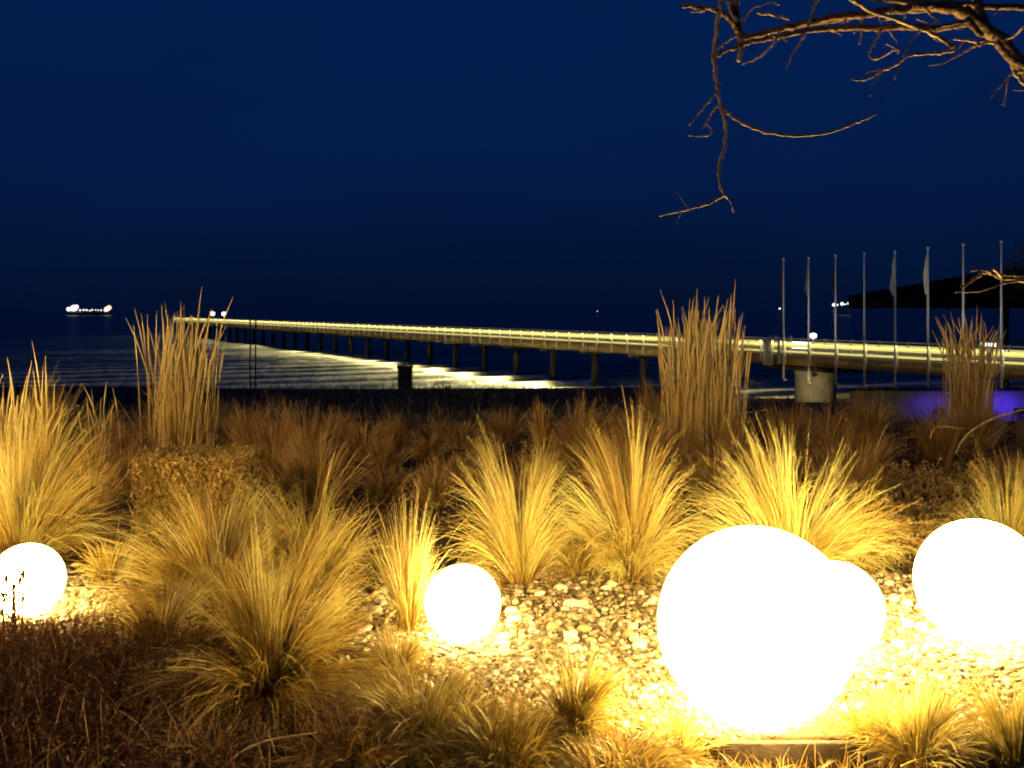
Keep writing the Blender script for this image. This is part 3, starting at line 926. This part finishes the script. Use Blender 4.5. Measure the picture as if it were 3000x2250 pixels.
# dim brown tufts at the back of the bed
dim = np.random.default_rng(40)
spots = []
for i in range(400):
    if len(spots) >= 60: break
    bx = dim.uniform(-60, 3060); by = dim.uniform(1285, 1500)
    if 380 < bx < 720 and by > 1330: continue
    if 2500 < bx < 2870 and by > 1400: continue
    g0 = gp(bx, by)
    if any((g0[0] - s[0]) ** 2 + (g0[1] - s[1]) ** 2 < .3 for s in spots): continue
    if 2640 < bx < 2920 and by > 1345: continue
    spots.append((g0[0], g0[1], bx, by))
LM = [(60, 'behind the golden tuft at the left edge'), (300, 'by the bent brown stalks'), (520, 'around the left tall reed clump'), (850, 'behind the tuft left of the slim one'),
      (1195, 'behind the slim tuft by the small globe'), (1525, 'behind the fountain tuft of the small globe'), (1850, 'left of the thickest reed clump'), (2310, 'behind the brightest fountain tuft'),
      (2640, 'behind the dry ground cover'), (2960, 'around the farthest reed clump')]
ORD = ['nearest', 'second', 'third', 'fourth', 'fifth', 'sixth', 'seventh', 'eighth', 'ninth', 'tenth', 'eleventh', 'twelfth', 'thirteenth', 'fourteenth']
bins = {}
for s in spots:
    k = min(range(len(LM)), key=lambda q: abs(LM[q][0] - s[2])); bins.setdefault(k, []).append(s)
named = {}
for k, v in bins.items():
    for j, s in enumerate(sorted(v, key=lambda s: s[1])):
        named[s] = 'dim brown tuft ' + LM[k][1] + (', nearest to the front' if j == 0 else ', ' + ORD[min(j, 13)] + ' from the front')
for i, (X, Y, bx, by) in enumerate(spots):
    t_ = thing('grass_tuft', (X, Y, float(ground_z(X, Y))), named[(X, Y, bx, by)], 'grass', 'dim brown grass tufts at the back of the bed')
    r = np.random.default_rng(5000 + i)
    hh = r.uniform(.45, .82)
    if 1000 < bx < 1650: hh *= .62
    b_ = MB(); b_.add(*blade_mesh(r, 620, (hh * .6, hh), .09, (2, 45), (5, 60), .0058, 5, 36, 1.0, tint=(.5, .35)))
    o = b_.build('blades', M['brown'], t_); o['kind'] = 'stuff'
    for q in range(4):
        o = link('blade', BL[r.integers(0, len(BL))], None, t_); s_ = hh * 1.1; o.scale = (s_, s_, s_); o.rotation_euler = (0, 0, r.uniform(0, 6.28))
# the orange seed head that stands alone in the middle
tuft(1590, 1345, 1185, 90, 'lone narrow orange grass plume in the dark middle of the bed', 420, 'brown', (0, 12), (0, 9), .006, nb=0, group='dim brown grass tufts at the back of the bed', tint=(.75, .25))


# ---------------------------------------------------------------- low plants
def sprigs(r, pos, hgt, n_leaf, leaf, spread=.25, stem_w=.003):
    """upright sprigs with little leaves; returns one stuff mesh"""
    b_ = MB()
    n = len(pos)
    dirv = np.stack([r.normal(0, spread, n), r.normal(0, spread, n), np.ones(n)], -1)
    dirv /= np.linalg.norm(dirv, axis=1)[:, None]
    tipv = pos + dirv * hgt[:, None]
    side = np.cross(dirv, r.normal(0, 1, (n, 3))); side /= np.linalg.norm(side, axis=1)[:, None]
    V = np.stack([pos - side * stem_w / 2, pos + side * stem_w / 2, tipv + side * stem_w / 5, tipv - side * stem_w / 5], 1).reshape(-1, 3)
    tt = r.random(n)
    b_.add(V, np.arange(n * 4).reshape(-1, 4), np.repeat(tt * .6, 4))
    k = np.repeat(np.arange(n), n_leaf)
    N = len(k)
    f = r.uniform(.25, 1.0, N)
    c = pos[k] + dirv[k] * (hgt[k] * f)[:, None]
    d = r.normal(0, 1, (N, 3)) + np.array([0, 0, .7]); d /= np.linalg.norm(d, axis=1)[:, None]
    w = np.cross(d, r.normal(0, 1, (N, 3))); w /= np.linalg.norm(w, axis=1)[:, None]
    s = leaf * r.uniform(.6, 1.4, N)[:, None]
    V = np.stack([c, c + d * s * .55 + w * s * .22, c + d * s, c + d * s * .55 - w * s * .22], 1).reshape(-1, 3)
    b_.add(V, np.arange(N * 4).reshape(-1, 4), np.repeat(np.clip(tt[k] * .7 + r.random(N) * .4, 0, 1), 4))
    return b_


# dark heather, lower left
r = np.random.default_rng(81)
n = 5200
X = r.uniform(-2.5, -.5, n); Y = r.uniform(2.7, 4.5, n)
edge = np.minimum(1, np.maximum(0, (4.5 - Y) / .5)) * np.minimum(1, np.maximum(0, (-.72 + .22 * vnoise(Y * 3.5, X * 3.5, 17) - X) / .5))
keep = (edge > .02) & (r.random(len(X)) < .35 + edge)
X, Y, edge = X[keep], Y[keep], edge[keep]
mound = .17 * np.sqrt(edge) * (1 + .6 * vnoise(X * 4, Y * 4, 9))
hh = mound * r.uniform(.35, 1.05, len(X)) + .02
pos = np.stack([X, Y, ground_z(X, Y) - .01], -1)
o = sprigs(r, pos, hh, 14, .0125, .26).build('heather', M['heath'])
tag(o, 'dark red-brown heather covering the lower left corner', 'heather', None, 'stuff')
# taller dark spikes in front of the left globe
for i, (xq, tq) in enumerate(((12, 1690), (34, 1710), (62, 1668), (46, 1730))):
    Yq = 4.35
    p = px(xq, tq, Yq)
    t_ = MB()
    pts = smooth_path([(0, 0, 0), (rnd.uniform(-.006, .006), 0, p[2] * .5), (rnd.uniform(-.01, .01), 0, p[2])], 4)
    t_.tube(pts, np.linspace(.0048, .0026, len(pts)), 5)
    rq = np.random.default_rng(i + 300)
    for q in range(26):
        z = p[2] * rq.uniform(.35, 1); a = rq.uniform(0, 6.28)
        t_.add([(0, 0, z), (math.cos(a) * .016, math.sin(a) * .016, z + .010), (math.cos(a) * .017, math.sin(a) * .017, z + .030), (0, 0, z + .006)], [(0, 1, 2, 3)])
    o = t_.build('heather_spike', M['heath']); o.location = (p[0], Yq, 0)
    tag(o, ['leftmost short heather spike before the left globe', 'second heather spike from the left before the left globe', 'tallest heather spike, rightmost before the left globe', 'shortest heather spike, third from the left before the left globe'][i], 'plant', 'heather spikes before the left globe')

# clipped shrub under the left reed clump
cs0 = px(395, 1600, 6.15)
shr = thing('clipped_shrub', (cs0[0] + .33, 6.44, 0), 'square-clipped orange-brown shrub under the left tall reed clump', 'shrub')
r = np.random.default_rng(91)
N = 2600
N = 4200
P_ = np.stack([r.uniform(-.32, .26, N), r.uniform(-.27, .27, N), r.uniform(.0, .47, N)], -1)
fc = r.random(N)
P_[fc < .35, 2] = .44 + r.normal(0, .012, (fc < .35).sum())
k_ = (fc >= .35) & (fc < .62); P_[k_, 1] = -.27 + np.abs(r.normal(0, .03, k_.sum()))
k_ = (fc >= .62) & (fc < .78); P_[k_, 0] = np.where(r.random(k_.sum()) < .5, -.32, .26)
b_ = sprigs(r, P_, r.uniform(.03, .10, N), 8, .019, .75, .005)
for q_ in range(len(b_.v)):           # shears keep it square
    v_ = b_.v[q_]
    v_ = np.clip(v_, (-.37, -.32, -.1), (.31, .32, .50)) + np.repeat(r.normal(0, .017, (len(v_) // 4, 3)) * np.array([1, 1, .8]), 4, 0) + r.normal(0, .003, v_.shape)
    b_.v[q_] = v_
b_.build('foliage', M['sedum'], shr)
b_ = MB()
for q in range(46):
    a_ = r.uniform(-.28, .22), r.uniform(-.24, .24)
    b_.tube(smooth_path([(a_[0] * .6, a_[1] * .6, -.02), (a_[0] * .85, a_[1] * .85, .2), (a_[0] + r.normal(0, .03), a_[1], .44)], 3), np.linspace(.006, .002, 7), 4)
b_.build('twigs', M['bark'], shr)['kind'] = 'stuff'

# dry ground cover at the right
r = np.random.default_rng(92)
n = 3600
X = r.uniform(1.6, 4.6, n); Y = r.uniform(5.7, 8.6, n)
q = (X / Y * 3000 + 1500)
keep = (q > 2400) & (q < 3050)
X, Y = X[keep], Y[keep]
hh = r.uniform(.08, .20, len(X)) * (1 + .4 * vnoise(X * 4, Y * 4, 14))
o = sprigs(r, np.stack([X, Y, ground_z(X, Y) - .01], -1), hh, 9, .026, .35).build('ground_cover', M['sedum'])
tag(o, 'dry brown ground cover behind the right globes', 'ground cover', None, 'stuff')

# thin fuzz of dry grass over the whole bed and its back edge
r = np.random.default_rng(93)
b_ = MB()
for (n, x0, x1, y0, y1, h0, h1, tn) in ((9000, -5.2, 6.4, 6.4, 12.6, .08, .34, .5), (2600, -1.3, 2.0, 3.05, 3.75, .03, .12, .5), (1500, -3, 3.2, 4.6, 6.3, .04, .14, .55), (2600, .2, 2.4, 2.95, 3.29, .06, .17, .5), (1100, -1.2, 2.5, 3.4, 5.2, .04, .13, .75), (1500, -2.2, -.4, 2.8, 4.1, .10, .27, .25), (700, -2.2, -.6, 2.8, 4.2, .04, .16, .4), (1500, -1.4, 2.4, 3.1, 5.4, .05, .20, .55)):
    flat = y1 in (4.2, 5.4)
    X = r.uniform(x0, x1, n); Y = r.uniform(y0, y1, n)
    V, F, T = blade_mesh(r, n, (h0, h1), .004, (78, 90) if flat else (5, 70), (0, 4) if flat else (10, 80), .0042, 4, n // 3, tint=(tn, .35))
    off = np.stack([X, Y, ground_z(X, Y)], -1)
    V = V.reshape(n, -1, 3) + off[:, None]
    b_.add(V.reshape(-1, 3), F, T)
o = b_.build('dry_grass', M['brown'])
tag(o, 'short dry grass growing across the bed', 'grass', None, 'stuff')

# dune grass and scrub on the dark rise behind the bed
r = np.random.default_rng(94)
n = 9000
Y = r.uniform(12.5, 31, n); X = r.uniform(-.62, .62, n) * Y
V, F, T = blade_mesh(r, n, (.14, .42), .01, (3, 45), (10, 70), .012, 4, n // 3, tint=(.5, .4))
V = V.reshape(n, -1, 3) + np.stack([X, Y, ground_z(X, Y)], -1)[:, None]
b_ = MB(); b_.add(V.reshape(-1, 3), F, T)
o = b_.build('dune_grass', M['marram']); tag(o, 'dark dune grass on the rise between bed and beach', 'grass', None, 'stuff')
for i, (xq, yq, tq, sp_) in enumerate(((1305, 1180, 1118, 70), (1375, 1185, 1140, 110), (1480, 1180, 1150, 90), (930, 1190, 1165, 120))):
    D = 26
    p = px(xq, yq, D); z0 = float(ground_z(p[0], D))
    sh = thing('dune_shrub', (p[0], D, z0), ['bare twiggy dune shrub in front of the lit surf', 'rounded dark dune shrub right of the twiggy one', 'low dark dune shrub farther right before the surf', 'low dark dune shrub left of the square post'][i], 'shrub', 'dark shrubs on the dune')
    hz = px(xq, tq, D)[2] - z0
    b_ = MB()
    for q in range(26 if i == 0 else 40):
        a_ = r.uniform(0, 6.28); rad = r.uniform(.05, sp_ / 6000 * D)
        e_ = np.array([math.cos(a_) * rad, math.sin(a_) * rad, hz * r.uniform(.55, 1)])
        b_.tube(smooth_path([(0, 0, -.05), e_ * np.array([.4, .4, .5]), e_], 3, .01, r), np.linspace(.014, .005, 7), 4)
    b_.build('twigs', M['stem'], sh)['kind'] = 'stuff'
    if i:
        n_ = 700
        c0 = r.normal(0, 1, (n_, 3)); c0 /= np.linalg.norm(c0, axis=1)[:, None]
        c0 = c0 * r.random((n_, 1)) ** .5 * np.array([sp_ / 6000 * D, sp_ / 6000 * D, hz * .5]) + np.array([0, 0, hz * .5])
        d1 = r.normal(0, 1, (n_, 3)); d2 = np.cross(d1, r.normal(0, 1, (n_, 3)))
        d1 *= .05 / np.linalg.norm(d1, axis=1)[:, None]; d2 *= .022 / np.linalg.norm(d2, axis=1)[:, None]
        b_ = MB(); b_.add(np.stack([c0 - d1, c0 + d2, c0 + d1, c0 - d2], 1).reshape(-1, 3), np.arange(n_ * 4).reshape(-1, 4), np.repeat(r.random(n_), 4))
        b_.build('foliage', M['leaf'], sh)['kind'] = 'stuff'

# ---------------------------------------------------------------- pebbles
def octa32():
    v = np.array([(1, 0, 0), (-1, 0, 0), (0, 1, 0), (0, -1, 0), (0, 0, 1), (0, 0, -1)], float)
    f = [(0, 2, 4), (2, 1, 4), (1, 3, 4), (3, 0, 4), (2, 0, 5), (1, 2, 5), (3, 1, 5), (0, 3, 5)]
    v = list(v); mid = {}; out = []
    def m_(a, b):
        k = (min(a, b), max(a, b))
        if k not in mid:
            p = v[a] + v[b]; v.append(p / np.linalg.norm(p)); mid[k] = len(v) - 1
        return mid[k]
    for a, b, c in f:
        x, y, z = m_(a, b), m_(b, c), m_(c, a)
        out += [(a, x, z), (x, b, y), (z, y, c), (x, y, z)]
    return np.array(v), np.array(out)


OV, OF = octa32()
PM = []
for i in range(12):
    r = np.random.default_rng(400 + i)
    v = OV * (1 + r.normal(0, .10, (len(OV), 1))) * np.array([1, r.uniform(.65, .95), r.uniform(.45, .75)])
    b_ = MB(); b_.add(v, OF); me = b_.mesh('pebble', True); me.materials.append(M['pebble'] if i % 4 else M['pebble_b']); PM.append(me)
r = np.random.default_rng(410)
cnt = 0
cen = [(o.location.x, o.location.y) for o in bpy.data.objects if o.name.startswith('globe_lamp')]
while cnt < 300:
    X = r.uniform(-1.25, 2.8); Y = r.uniform(3.25, 5.6)
    if not in_gravel(np.array([X]), np.array([Y]))[0] or abs(X / Y) > .52: continue
    o = link('pebble', PM[r.integers(0, 12)], None, ground)
    s_ = r.uniform(.016, .036) * (1.15 if Y > 4.2 else .9)
    o.scale = (s_, s_, s_)
    o.location = (X, Y, float(ground_z(X, Y)) + s_ * .22)
    o.rotation_euler = (r.normal(0, .3), r.normal(0, .3), r.uniform(0, 6.28))
    cnt += 1
n = 24000
X = r.uniform(-2.8, 2.9, n); Y = r.uniform(3.1, 5.7, n)
k = in_gravel(X, Y) | (r.random(n) < .05)
X, Y = X[k], Y[k]; n = len(X)
sz = r.uniform(.007, .020, n) * (.8 + .4 * r.random(n))
IV, IF = OV[:6], np.array([(0, 2, 4), (2, 1, 4), (1, 3, 4), (3, 0, 4), (2, 0, 5), (1, 2, 5), (3, 1, 5), (0, 3, 5)])
bp0 = OV[None] * (1 + r.normal(0, .12, (n, len(OV), 1))) * np.stack([np.ones(n), r.uniform(.6, 1, n), r.uniform(.4, .8, n)], -1)[:, None]
a = r.uniform(0, 6.28, n); ca, sa = np.cos(a)[:, None], np.sin(a)[:, None]
vx = bp0[..., 0] * ca - bp0[..., 1] * sa; vy = bp0[..., 0] * sa + bp0[..., 1] * ca
bv = np.stack([vx, vy, bp0[..., 2]], -1) * sz[:, None, None] + np.stack([X, Y, ground_z(X, Y) + sz * .2], -1)[:, None]
b_ = MB(); b_.add(bv.reshape(-1, 3), (OF[None] + (np.arange(n) * len(OV))[:, None, None]).reshape(-1, 3), np.repeat(r.random(n), len(OV)))
gm_ = bpy.data.materials.new('loose_gravel'); gm_.use_nodes = True
n_, l_ = gm_.node_tree.nodes, gm_.node_tree.links
at = n_.new('ShaderNodeAttribute'); at.attribute_name = 'tint'
rr_ = n_.new('ShaderNodeValToRGB')
rr_.color_ramp.elements[0].color = (.06, .038, .018, 1); rr_.color_ramp.elements[1].color = (.44, .41, .33, 1)
q_ = rr_.color_ramp.elements.new(.55); q_.color = (.19, .145, .085, 1)
l_.new(at.outputs['Fac'], rr_.inputs[0]); l_.new(rr_.outputs[0], n_['Principled BSDF'].inputs['Base Color'])
n_['Principled BSDF'].inputs['Roughness'].default_value = .8
o = b_.build('gravel', gm_, ground, True); o['kind'] = 'stuff'

# timber edging along the front of the bed
xs = .62
for i in range(3):
    ln = (.52, .60, .66)[i]
    b_ = MB(); b_.box(xs + .004, xs + ln - .004, 3.296, 3.326, -.16, .002 + .003 * i); o = b_.build('edging_board', M['timber'])
    tag(o, ['leftmost timber edging board under the largest globe', 'middle timber edging board along the front of the gravel', 'right timber edging board in front of the feathery tuft'][i], 'edging', 'timber boards edging the front of the bed')
    xs += ln

# fallen stems at the front
def stem(name, pts, rad, label, m='reed', cat='stem', group=None):
    b_ = MB(); p = smooth_path(pts, 8); p0 = p[0].copy()
    b_.tube(p - p0, np.linspace(rad, rad * .4, len(p)), 6, .7)
    o = b_.build(name, M[m], None, True); o.location = p0
    return tag(o, label, cat, group)


stem('dry_stem', [px(625, 2285, 3.05), px(690, 2215, 3.1), px(780, 2170, 3.15), px(930, 2145, 3.2)], .0052, 'long curved pale stem lying in the shade at the bottom', group='fallen dry stems')
stem('dry_stem', [px(485, 2235, 3.2), px(560, 2130, 3.28), px(665, 2005, 3.36)], .0038, 'straight reddish stem leaning beside the big arching tuft', 'brown', group='fallen dry stems')
stem('dry_stem', [px(2640, 2245, 3.15), px(2690, 2225, 3.2), px(2780, 2210, 3.2), px(2900, 2240, 3.15)], .003, 'thin dry stem on the ground near the lower right corner', group='fallen dry stems')

# small bare shrub with one stem and an arching shoot
bs0 = gp(2787, 1422)
bsh = thing('bare_shrub', (bs0[0], bs0[1], 0), 'bare dark shrub stem with a long arching shoot at the right', 'shrub')
D = bs0[1]
def rel(x, y, d=D): return np.array(px(x, y, d)) - np.array([bs0[0], bs0[1], 0])
b_ = MB(); pts = smooth_path([rel(2787, 1428), rel(2776, 1400), rel(2779, 1355), rel(2792, 1310), rel(2810, 1262), rel(2830, 1252)], 5)
b_.tube(pts, np.linspace(.034, .022, len(pts)), 9); b_.build('stem', M['stem'], bsh, True)
b_ = MB(); pts = smooth_path([rel(2800, 1330), rel(2818, 1292), rel(2850, 1260), rel(2905, 1228, D - .1), rel(2960, 1210, D - .2), rel(3010, 1200, D - .3), rel(3080, 1215, D - .5)], 5)
b_.tube(pts, np.linspace(.011, .004, len(pts)), 7); b_.build('shoot', M['bark'], bsh, True)
b_ = MB(); pts = smooth_path([rel(2815, 1258), rel(2790, 1252), rel(2740, 1252), rel(2725, 1285)], 5)
b_.tube(pts, np.linspace(.009, .004, len(pts)), 7); b_.build('shoot', M['bark'], bsh, True)
b_ = MB(); b_.box(.02, .045, -.12, -.105, -.02, .06); b_.box(-.05, -.03, -.12, -.105, -.02, .05)
o = b_.build('plant_stake', M['stake']); o.location = (bs0[0], bs0[1], 0); tag(o, 'little white plant stake at the foot of the bare shrub', 'plant stake')

# ---------------------------------------------------------------- bare tree that reaches in from the right
tree = thing('bare_tree', (2.2, 3.3, 0), 'bare tree reaching in from the right with lit twisting branches', 'tree')
TO = np.array([2.2, 3.3, 0])


def cpx(cx, cy, d):
    return np.array(px(1900 + cx / 2.011, cy / 2.011, d * .84)) - TO


def branch(pts, d, r0, r1, name='branch', parent=None, per=7, jig=.0035, m='bark', sides=7):
    """pts in the zoomed crop's pixels; depth runs from d[0] to d[1]"""
    ds = np.linspace(d[0], d[1], len(pts))
    w = np.array([cpx(p[0], p[1], q) for p, q in zip(pts, ds)])
    return wbranch(w, r0, r1, name, parent, per, jig, m, sides)


def wbranch(w, r0, r1, name='branch', parent=None, per=7, jig=.0035, m='bark', sides=7):
    p = smooth_path(w, per, jig * .45 * min(1, r0 / .008))
    n_ = len(p)
    rad = np.linspace(r0, r1, n_) * .80 * (1 + rng.normal(0, .02, n_))
    b_ = MB(); b_.tube(p, rad, sides)
    return b_.build(name, M['bark_limb' if r0 > .0085 and m == 'bark' else m], parent or tree, True)


k = 1.0
# trunk and main limb
tip = cpx(2300, 520, 3.45)
wbranch([(0.05, .05, -.1), (0, 0, .5), (-.10, -.08, 1.05), (-.28, -.2, 1.55), (-.50, -.33, 1.9), tuple(tip)], .085, .034, 'trunk', None, 7, .006, 'bark', 10)
wbranch([(-.10, -.08, 1.05), (.15, .05, 1.6), (.25, .2, 2.2), (.1, .25, 2.9)], .05, .02, 'limb', None, 7, .006, 'bark', 9)
limb = branch([(2300, 520), (2212, 425), (2080, 255), (1960, 150), (1880, 85), (1720, 45), (1550, 30)], (3.45, 3.30), .030, .017, 'limb', None, 7, .006)
branch([(2400, 60), (2212, 45), (2000, 35), (1700, 18), (1400, 5), (1200, -30)], (3.55, 3.3), .013, .008)
branch([(2080, 250), (2000, 180), (1960, 90), (1930, -10), (1900, -120)], (3.4, 3.45), .022, .014)
# the two long limbs that run left
branch([(1720, 45), (1500, 60), (1250, 85), (1100, 105), (950, 132), (820, 160), (700, 190), (560, 222)], (3.35, 3.05), .016, .0085)
branch([(1880, 135), (1700, 165), (1500, 160), (1320, 168), (1150, 165), (1020, 172), (900, 190), (760, 215), (620, 245), (500, 280), (400, 330)], (3.30, 2.98), .013, .0055)
branch([(1560, 30), (1300, 75), (1100, 120), (900, 150), (760, 178)], (3.4, 3.15), .012, .006)
branch([(560, 222), (530, 190), (515, 110), (512, 50), (525, -30), (540, -120)], (3.05, 3.1), .014, .011)
branch([(550, 222), (510, 160), (470, 100), (400, 62), (330, 45), (200, 35)], (3.05, 2.95), .009, .0065)
branch([(330, 62), (250, 72)], (2.97, 2.95), .005, .003)
# hanging twig
hang = branch([(430, -20), (415, 90), (400, 180), (385, 330), (400, 450), (412, 560), (432, 640), (455, 730), (450, 850), (422, 950), (415, 1060), (442, 1150)], (3.0, 2.85), .0075, .0042, per=6)
branch([(445, 1150), (400, 1172), (350, 1200), (230, 1232), (60, 1275)], (2.85, 2.75), .0048, .0025, parent=hang, name='twig')
branch([(445, 1150), (480, 1190), (500, 1250)], (2.85, 2.9), .0025, .0012, parent=hang, name='twig')
branch([(235, 1232), (200, 1180), (165, 1130)], (2.78, 2.8), .002, .001, parent=hang, name='twig')
branch([(205, 1240), (170, 1300), (150, 1340)], (2.78, 2.74), .0015, .001, parent=hang, name='twig')
branch([(440, 640), (500, 692), (600, 745), (720, 782), (870, 800), (1030, 786), (1200, 735), (1350, 665)], (2.92, 2.75), .0058, .0028, parent=hang, name='twig')
branch([(1340, 668), (1372, 600), (1390, 480)], (2.75, 2.8), .0016, .001, parent=hang, name='twig')
branch([(405, 540), (330, 630), (240, 735)], (2.93, 2.85), .0032, .0018, parent=hang, name='twig')
branch([(410, 620), (370, 670), (345, 725), (372, 765), (345, 800), (230, 800)], (2.92, 2.85), .0032, .0016, parent=hang, name='twig')
branch([(350, 710), (320, 755)], (2.9, 2.86), .002, .001, parent=hang, name='twig')
branch([(545, 225), (545, 290), (530, 358)], (3.05, 3.0), .0085, .0075)
branch([(790, 205), (740, 250), (650, 335), (550, 378)], (3.1, 3.0), .0042, .0022)
branch([(1010, -20), (950, 120), (930, 190), (860, 300), (815, 405)], (3.2, 3.05), .0055, .002)
branch([(560, 150), (568, 110), (620, 50), (720, 15), (770, 30)], (3.05, 3.0), .0035, .002)
branch([(640, 75), (720, 85), (830, 115)], (3.1, 3.1), .005, .004)
branch([(470, 0), (488, 60), (520, 130)], (3.05, 3.05), .006, .005)
branch([(385, 300), (440, 262), (520, 205)], (3.0, 3.05), .004, .003)
# twigs at the right
branch([(1180, -20), (1300, 60), (1450, 110), (1640, 185), (1760, 250), (1800, 290)], (3.1, 3.25), .0075, .007)
branch([(1375, 175), (1325, 265), (1300, 318), (1330, 350), (1400, 322), (1448, 295), (1470, 312)], (3.2, 3.05), .0042, .002)
branch([(1800, 300), (1700, 312), (1600, 320), (1530, 332), (1440, 390), (1335, 440), (1280, 470), (1200, 468)], (3.25, 2.98), .0058, .003)
branch([(1375, 420), (1335, 480), (1305, 565)], (3.05, 3.0), .0028, .0012)
branch([(1485, 365), (1475, 410), (1450, 462)], (3.1, 3.05), .003, .0018)
branch([(1620, 170), (1560, 225), (1520, 300), (1490, 368)], (3.2, 3.12), .004, .0022)
branch([(1400, 405), (1340, 415), (1280, 430)], (3.05, 3.0), .0028, .0018)
branch([(2070, 262), (1990, 248), (1900, 240), (1800, 230)], (3.35, 3.25), .007, .004)
branch([(1990, 250), (1920, 275), (1830, 322), (1740, 370), (1650, 390)], (3.3, 3.2), .0045, .002)
branch([(2050, 250), (2100, 310), (2140, 350), (2250, 400)], (3.28, 3.3), .012, .012)
branch([(1880, 120), (1925, 165), (1965, 210)], (3.25, 3.22), .014, .009)
branch([(1890, 130), (1800, 140), (1700, 170)], (3.25, 3.2), .006, .004)
branch([(1620, 40), (1670, 90), (1710, 130)], (3.3, 3.25), .005, .004)
branch([(1440, 50), (1420, 100), (1405, 135)], (3.25, 3.2), .003, .0015)
branch([(1255, 90), (1255, 190), (1240, 260)], (3.3, 3.25), .005, .002)
branch([(1480, 300), (1400, 260), (1380, 285)], (3.15, 3.1), .002, .001)
branch([(2250, 120), (2200, 165), (2150, 212), (2080, 240)], (3.3, 3.38), .004, .005)
branch([(2212, 420), (2130, 440), (2115, 490), (2105, 560), (2095, 625)], (3.4, 3.3), .004, .002)
branch([(2115, 465), (2075, 510), (2040, 540), (2020, 580)], (3.35, 3.3), .003, .0015)
branch([(2095, 610), (2075, 618)], (3.3, 3.3), .002, .001)
branch([(2150, 532), (2240, 535)], (3.35, 3.35), .0015, .001)
branch([(2260, 530), (2205, 480), (2150, 420)], (3.25, 3.28), .008, .007)
sp_r = np.random.default_rng(55)
for sx_, sy_, dd in ((1050, 150, 3.2), (1180, 100, 3.25), (1400, 165, 3.25), (1500, 60, 3.35), (1620, 160, 3.3), (1760, 150, 3.3), (680, 205, 3.1), (860, 160, 3.15), (1850, 240, 3.3), (1960, 240, 3.3), (2050, 40, 3.45), (1700, 10, 3.4), (2120, 200, 3.4), (950, 135, 3.2), (1320, 168, 3.25), (1580, 110, 3.3), (1430, 110, 3.2), (1240, 160, 3.25), (1120, 110, 3.25), (760, 180, 3.1), (1680, 200, 3.25), (1920, 100, 3.4), (2020, 190, 3.35), (1800, 60, 3.4), (1350, 70, 3.3)):
    a_ = sp_r.uniform(.2, 2.9); l_ = sp_r.uniform(40, 130)
    branch([(sx_, sy_), (sx_ - math.cos(a_) * l_ * .5 + sp_r.normal(0, 10), sy_ + math.sin(a_) * l_ * .45), (sx_ - math.cos(a_) * l_, sy_ + math.sin(a_) * l_ * .8)], (dd, dd - .06), .0034, .0014, name='twig')
# low side branch across the pavilion
def fbranch(pts, d, r0, r1, **kw):
    return branch([((x - 1900) * 2.011, y * 2.011) for x, y in pts], d, r0, r1, **kw)
low = fbranch([(3400, 850), (3150, 835), (3000, 820), (2931, 812), (2895, 798), (2859, 812), (2835, 830), (2818, 842)], (3.6, 3.3), .012, .0035)
fbranch([(2990, 822), (2935, 832), (2870, 854), (2800, 856)], (3.45, 3.3), .004, .0015, parent=low, name='twig')
fbranch([(2905, 800), (2870, 790), (2845, 795)], (3.4, 3.35), .003, .002, parent=low, name='twig')
fbranch([(2935, 812), (2925, 800), (2912, 788)], (3.4, 3.36), .005, .006, parent=low, name='twig')
fbranch([(3060, 800), (2990, 808), (2940, 806)], (3.5, 3.4), .004, .002, parent=low, name='twig')
# join the low branch to the trunk, and a few limbs of the crown above the frame
q0 = np.array(px(3400, 850, 3.6 * .84)) - TO
wbranch([(-.22, -.16, 1.42), (-.24, -.22, 1.46), tuple(q0)], .018, .012, 'limb')
for i in range(9):
    a_ = i * 2.4
    s0 = np.array([.15, .2, 2.3 + .07 * i])
    e_ = s0 + np.array([math.cos(a_) * .8, math.sin(a_) * .8 + .2, .5 + .1 * (i % 3)])
    if e_[0] < -.3: e_[0] = -.3
    lb = wbranch([s0, (s0 + e_) / 2 + np.array([0, 0, .12]), e_], .014, .004)
